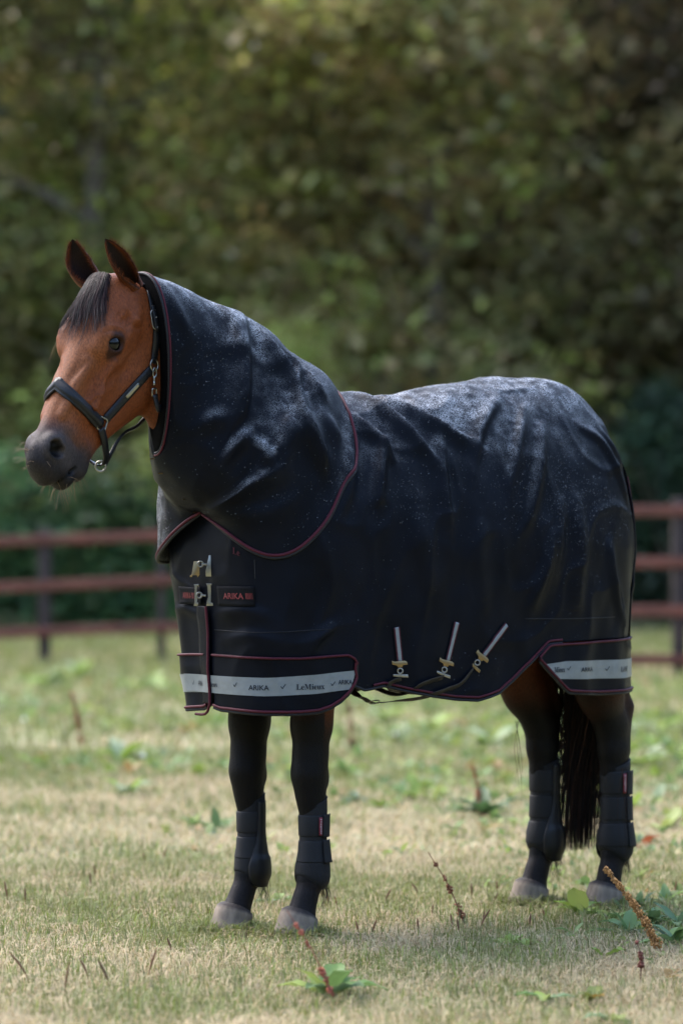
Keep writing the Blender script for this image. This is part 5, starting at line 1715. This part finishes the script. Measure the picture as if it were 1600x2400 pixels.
# broad-leaved weeds
def blade_leaf(base, az, el, L, W, curl, n=9, m=5, wav=.0, r=None):
    """a leaf: midrib rising from base and arching over, wavy margin"""
    t = np.linspace(0, 1, n)
    e = el - curl * t
    dx = np.cumsum(np.r_[0, np.cos(e[:-1])]) * L / n; dz = np.cumsum(np.r_[0, np.sin(e[:-1])]) * L / n
    mid_ = np.stack([np.cos(az) * dx, np.sin(az) * dx, dz], 1) + base
    w = W * np.sin(np.pi * np.clip(t * .93 + .07, 0, 1))**.75 * (1 - .25 * t); w[0] = W * .06
    s = np.array([-math.sin(az), math.cos(az), 0])
    rows = []
    for i in range(n):
        for j in np.linspace(-1, 1, m):
            rows.append(mid_[i] + s * w[i] * j / 2 + np.array([0, 0, 1]) * (abs(j) * w[i] * .18 + wav * W * math.sin(i * 2.1 + j * 3)))
    return np.array(rows), grid_faces(n, m)
DOCKC = [np.array([.20, .29, .055]), np.array([.15, .25, .075]), np.array([.25, .31, .08]), np.array([.19, .28, .13])]
def weed(label, px, py, n, L, W, seed, el=(.4, 1.2), cols=None, name='dock_plant', group='broad-leaved weeds in the grass', red=0.0, az0=None):
    r = np.random.default_rng(seed)
    b = gp(px, py)
    root = empty(name, tuple(b)); tag(root, label, 'weed', group)
    for i in range(n):
        az = (2 * math.pi * i / n + r.normal(0, .4)) if az0 is None else az0 + r.normal(0, .5)
        LL = L * (.65 + .6 * r.random())
        v, f = blade_leaf(np.array([r.normal(0, .008), r.normal(0, .008), -.004]), az, el[0] + (el[1] - el[0]) * r.random(), LL, W * LL / L * (.8 + .4 * r.random()), .6 + .8 * r.random(), wav=.05)
        cc = (cols or DOCKC)[r.integers(0, len(cols or DOCKC))] * (.8 + .4 * r.random())
        if r.random() < red: cc = np.array([.26, .075, .030])
        mesh('leaf', v, f, M['dock'], root, col=np.tile(cc, (len(v), 1)))
    return root
def seed_spike(label, px0, py0, px1, py1, D, n, rad, col, seed, name='dock_seed_head', taper=.6, leaf=False):
    r = np.random.default_rng(seed)
    a = np.array([(px0 - 800) / FPX * D, D, 0.0]); b = np.array([(px1 - 800) / FPX * D, D + .02, EYE - (py1 - 1240) / FPX * D])
    root = empty(name, tuple(a)); tag(root, label, 'weed', 'dock seed heads')
    q = b - a
    P = smooth_curve([(0, 0, -.01), q * .5 + np.array([.006, 0, .006]), q], 14)
    v, f = tube_arrays(P, np.linspace(.0022, .0010, 14), 6)
    mesh('stem', v, f, M['seed'], root, col=np.tile(np.array(col) * .6, (len(v), 1)))
    vs, fs, cs2, o = [], [], [], 0
    T = q / np.linalg.norm(q)
    whorls = np.sort(r.random(max(8, n // 26)))
    for i in range(n):
        t = np.clip(.12 + .88 * whorls[r.integers(0, len(whorls))] + r.normal(0, .012), .05, 1)
        c0 = np.array([np.interp(t, np.linspace(0, 1, 14), P[:, k]) for k in range(3)])
        off = r.normal(0, 1, 3); off /= np.linalg.norm(off)
        rr = rad * (1 - taper * t) * r.random()**.6
        c0 = c0 + off * rr
        s = .0042 * (.7 + .7 * r.random())
        tri = np.array([[1, 0, -.4], [-.5, .87, -.4], [-.5, -.87, -.4], [0, 0, 1.0]]) * s
        th = r.random() * 6.28; R = np.array([[math.cos(th), -math.sin(th), 0], [math.sin(th), math.cos(th), 0], [0, 0, 1]])
        vs.append(tri @ R + c0); fs += [(o, o + 1, o + 3), (o + 1, o + 2, o + 3), (o + 2, o, o + 3), (o, o + 2, o + 1)]; o += 4
        cs2.append(np.tile(np.array(col) * (.6 + .8 * r.random()), (4, 1)))
    s_ = mesh('seeds', np.vstack(vs), np.array(fs), M['seed'], root, col=np.vstack(cs2), smooth=False)
    s_['kind'] = 'stuff'
weed('large pale dock plant blurred in the foreground below the forelegs', 770, 2338, 9, .15, .055, 1, (.5, 1.1))
weed('dock plant with one wide leaf at the bottom edge right of centre', 1275, 2345, 5, .12, .045, 2, (.2, .7))
weed('small dock plant with yellowing leaves in the right foreground', 1390, 2345, 5, .10, .04, 3, (.3, .9), [np.array([.16, .19, .045]), np.array([.25, .16, .03])])
weed('dock plant with a broad leaf midway between the front and hind hooves', 1190, 2215, 6, .12, .060, 4, (.2, .7), None, red=.15)
weed('round upright dock leaf in front of the rightmost hoof', 1418, 2250, 2, .07, .065, 5, (.9, 1.3))
weed('dock plant between the two hind hooves', 1365, 2150, 6, .14, .055, 6, (.5, 1.2))
weed('dock plant with leaves over the rightmost hoof', 1435, 2160, 4, .11, .05, 7, (.4, 1.0))
for i, (x, y) in enumerate([(1500, 2130), (1560, 2120), (1530, 2170), (1590, 2175), (1470, 2190), (1575, 2215)]):
    weed(['tall leafy weed behind the ochre seed head', 'leafy weed at the right edge beside the hind hoof', 'dense green weed under the ochre seed head', 'green weed at the right edge below the hind hoof',
          'low weed left of the ochre seed head', 'weed at the base of the ochre seed head'][i], x, y, 12, .11, .034, 10 + i, (.3, 1.3), [np.array([.12, .20, .075]), np.array([.17, .26, .085]), np.array([.10, .17, .075])], name='leafy_weed')
weed('single bright upright leaf left of the hind legs', 950, 2010, 2, .10, .045, 20, (1.2, 1.45))
weed('low green rosette beside the foreleg with the red tag', 655, 2118, 6, .09, .04, 21, (.2, .8))
weed('low green rosette in the lower right grass', 1440, 2395, 5, .10, .04, 22, (.2, .8))
weed('dark dock clump with red stems in the field left of the hind legs', 1135, 1915, 12, .22, .06, 23, (.3, 1.0), [np.array([.055, .105, .035]), np.array([.08, .13, .05])], red=.12)
weed('red-leaved dock in the field right of the hind legs', 1500, 1985, 8, .14, .05, 24, (.3, 1.0), [np.array([.08, .13, .05])], red=.5)
weed('dark leafy weed in the field behind the forelegs', 830, 1880, 8, .16, .05, 25, (.2, .8), [np.array([.07, .12, .05])])
blur_lab = ['dock clump far back on the left near the fence posts', 'pale leafy clump in the left middle field', 'leafy clump left of the forelegs far back', 'bright clump behind the chest skirt', 'leafy clump under the belly far back',
            'bright green clump under the belly straps', 'pale clump right of the forelegs', 'green clump before the hind legs', 'green clump at the right edge far back', 'bright clump beside the tail at right', 'leafy clump near the left edge', 'leafy clump by the orange leaf']
for i, (x, y, s) in enumerate([(110, 1610, .30), (285, 1790, .22), (185, 1590, .26), (360, 1625, .28), (900, 1690, .26), (1010, 1720, .24), (920, 1735, .2), (1150, 1750, .26), (1530, 1720, .26), (1500, 1800, .2), (20, 1660, .25), (300, 1860, .16)]):
    weed(blur_lab[i], x, y, 9, s, s * .36, 40 + i, (.3, 1.1), [np.array([.22, .32, .06]), np.array([.26, .33, .10]), np.array([.30, .36, .20])])
# low clover, bindweed and dock seedlings scattered through the turf: uncountable, one mass
r = np.random.default_rng(88)
n = 5200
Dw = np.sqrt(r.random(n) * (26**2 - 7.6**2) + 7.6**2)
Xw = (r.random(n) * 2 - 1) * (Dw * .104 + .4)
Pw_ = np.stack([Xw, Dw, 0 * Xw], 1)
keep = (vnoise(Pw_, .9, 61) + .5 * vnoise(Pw_, 2.7, 62) + .35 * (Xw / (Dw * .104)) + .25 * sstep(12, 16, Dw)) > .10 + .3 * r.random(n)
Pw_ = Pw_[keep]
vs, fs, cs3, o = [], [], [], 0
for p in Pw_:
    k = r.integers(2, 6); sz = (.022 + .042 * r.random()**2) * (1 + .7 * (p[1] > 13))
    cc = [np.array([.20, .28, .06]), np.array([.14, .22, .07]), np.array([.28, .33, .10]), np.array([.26, .32, .17]), np.array([.30, .20, .08])][r.choice(5, p=[.35, .3, .2, .1, .05])]
    for j in range(k):
        v, f = blade_leaf(p + np.array([r.normal(0, .012), r.normal(0, .012), .002]), r.random() * 6.28, .2 + 1.0 * r.random(), sz * (.8 + .7 * r.random()), sz * (.4 + .3 * r.random()), 1.0 * r.random(), 5, 3, .04)
        vs.append(v); fs.append(f + o); o += len(v); cs3.append(np.tile(cc * (.75 + .5 * r.random()), (len(v), 1)))
tag(mesh('ground_weeds', np.vstack(vs), np.vstack(fs), M['dock'], col=np.vstack(cs3)), 'low clover and seedling leaves scattered through the turf', 'weeds', kind='stuff')
seed_spike('thick ochre dock seed head leaning left over the hind hoof', 1557, 2245, 1418, 2036, 9.35, 1100, .017, (.40, .20, .06), 1)
seed_spike('red dock seed head blurred in front of the forelegs', 792, 2345, 672, 2136, 8.35, 150, .010, (.36, .10, .055), 2)
seed_spike('thin rusty seed head standing alone between front and hind legs', 1095, 2190, 1003, 1998, 9.95, 160, .014, (.25, .10, .045), 3)
seed_spike('orange seed head blurred far back at left', 195, 1758, 168, 1625, 17.8, 700, .03, (.33, .14, .06), 4)
seed_spike('rusty seed stalk in the dark dock clump', 1125, 1880, 1108, 1800, 13.8, 400, .02, (.28, .10, .04), 5)
seed_spike('dark red seed stalk at the lower right', 1500, 2300, 1493, 2210, 8.85, 160, .010, (.16, .05, .03), 6)
seed_spike('pale rusty seed stalk behind the forelegs', 825, 1760, 815, 1640, 17.0, 500, .03, (.26, .14, .07), 7)
# plantain spikes: short brown stalks
def plantain(px, py, L, lean, seed):
    r = np.random.default_rng(seed)
    b = gp(px, py); root = empty('plantain_stalk', tuple(b))
    tag(root, 'short brown plantain seed stalk sticking up from the grass', 'weed', 'plantain stalks')
    P = smooth_curve([(0, 0, -.005), (lean * L * .4, 0, L * .5), (lean * L, 0, L)], 10)
    v, f = tube_arrays(P, np.r_[np.full(4, .0011), np.linspace(.0026, .0032, 3), .003, .0024, .001], 6)
    mesh('stalk', v, f, M['seed'], root, col=np.tile(np.array([.15, .075, .035]) * (.7 + .6 * r.random()), (len(v), 1)))
sp_px = [(20, 2120, .075), (60, 2125, .06), (345, 2300, .09), (405, 2240, .05), (150, 2345, .10), (75, 2310, .09), (260, 2320, .08), (210, 2300, .06), (1165, 2100, .05), (1105, 2110, .055), (985, 2105, .05), (1155, 2120, .04),
         (1120, 2185, .07), (870, 2195, .05), (980, 2190, .05), (1580, 2100, .05), (790, 2130, .04), (770, 2125, .05), (840, 2190, .04), (1240, 2180, .05), (1275, 2160, .04), (1060, 2180, .05), (900, 2120, .05), (488, 2145, .03),
         (1130, 2170, .045), (1205, 2110, .05), (225, 2060, .05), (340, 2030, .05), (380, 2025, .06), (215, 2080, .05), (1010, 2150, .04), (1075, 2190, .045)]
for i, (x, y, L) in enumerate(sp_px):
    plantain(x, y, L, rng.normal(0, .25), 300 + i)
# clover heads far back at left
for i, (x, y, lab) in enumerate([(58, 1688, 'white flower head near the left edge'), (286, 1750, 'white flower head above the leafy clump at left'), (335, 1778, 'white flower head nearer the forelegs'), (925, 1725, 'white flower head under the belly')]):
    b = gp(x, y + 26); root = empty('white_flower', tuple(b)); tag(root, lab, 'flower', 'white flower heads')
    v, f = tube_arrays([(0, 0, 0), (.003, 0, .03), (0, 0, .062)], .0014, 6); mesh('stem', v, f, M['dock'], root, col=np.tile([.1, .16, .05], (len(v), 1)))
    vs, fs, o = [], [], 0
    for j in range(40):
        d = rng.normal(0, 1, 3); d[2] = abs(d[2]); d /= np.linalg.norm(d)
        s = np.cross(d, [0, 0, 1]); s /= np.linalg.norm(s) + 1e-9
        c0 = np.array([0, 0, .064])
        vs.append(np.array([c0, c0 + d * .016 + s * .004, c0 + d * .024, c0 + d * .016 - s * .004])); fs.append((o, o + 1, o + 2, o + 3)); o += 4
    mesh('petals', np.vstack(vs), np.array(fs), M['dock'], root, smooth=False, col=np.tile([.72, .74, .70], (o, 1)))
# ------------------------------------------------------------------ rain beads on the cloth
def drop_material():
    m = bpy.data.materials.new('rain_water'); m.use_nodes = True
    p = m.node_tree.nodes['Principled BSDF']
    p.inputs['Base Color'].default_value = (.085, .093, .108, 1)
    p.inputs['Roughness'].default_value = .12
    p.inputs['IOR'].default_value = 1.33
    p.inputs['Transmission Weight'].default_value = 0.35
    return m
M['water'] = drop_material()
def beads(parent, V, F, n, wfun, seed):
    r = np.random.default_rng(seed)
    A, B, D = V[F[:, 0]], V[F[:, 1]], V[F[:, 3]]
    nrm = np.cross(B - A, D - A); area = np.linalg.norm(nrm, axis=1); nrm = nrm / (area[:, None] + 1e-12)
    w = area * wfun(A, nrm); w /= w.sum()
    k = r.choice(len(F), n, p=w)
    a, b = r.random((n, 1)), r.random((n, 1))
    P = A[k] + (B[k] - A[k]) * a + (D[k] - A[k]) * b
    N = nrm[k]
    s = np.exp(r.normal(math.log(.00095), .48, n)).clip(.0005, .0021)
    T = np.cross(N, r.normal(0, 1, (n, 3))); T /= np.linalg.norm(T, axis=1)[:, None]
    Bn = np.cross(N, T)
    prof = [(1.0, -.05), (.72, .5)]
    m = 5
    el = 1 + .5 * r.random(n)**3
    pts = []
    for rr, hh in prof:
        for q in range(m):
            an = 2 * math.pi * q / m
            pts.append(P + T * (s * el * rr * math.cos(an))[:, None] + Bn * (s * rr * math.sin(an))[:, None] + N * (s * hh)[:, None])
    pts.append(P + N * (s * .76)[:, None])
    VV = np.stack(pts, 1).reshape(-1, 3)
    f = []
    for i in range(1):
        for q in range(m):
            f.append((i * m + q, i * m + (q + 1) % m, (i + 1) * m + (q + 1) % m, (i + 1) * m + q))
    for q in range(m): f.append((m + q, m + (q + 1) % m, 2 * m, 2 * m))
    f4 = np.array(f[:m]); f3 = np.array([x[:3] for x in f[m:]])
    st = (np.arange(n) * (2 * m + 1))[:, None, None]
    Q = (f4[None] + st).reshape(-1, 4); R3 = (f3[None] + st).reshape(-1, 3)
    tri = np.vstack([Q[:, [0, 1, 2]], Q[:, [0, 2, 3]], R3])
    o = mesh('raindrops', VV, tri, M['water'], parent)
    o['kind'] = 'stuff'
def w_rug(A, N):
    up = np.clip(N[:, 2] * 1.2 + .10, 0, 1)**1.1
    patch_ = np.clip(.55 + .9 * vnoise(A, 5, 21), .05, 2)
    return (up * (1 + 1.5 * sstep(.1, -.4, A[:, 0])) * patch_ + .006 * (A[:, 2] > 1.0)) * (A[:, 0] < .62)
def w_neck(A, N):
    up = np.clip(N[:, 2] * 1.15 + .12, 0, 1)**1.2
    patch_ = np.clip(.6 + .8 * vnoise(A, 5, 22), .08, 2)
    return up * patch_ + .03 * (A[:, 2] > 1.2) + .45 * (A[:, 1] < -.15) * (A[:, 0] > .6)
beads(rug, RV, RF, 22000, w_rug, 1)
beads(cover, NV2, NF, 13000, w_neck, 2)
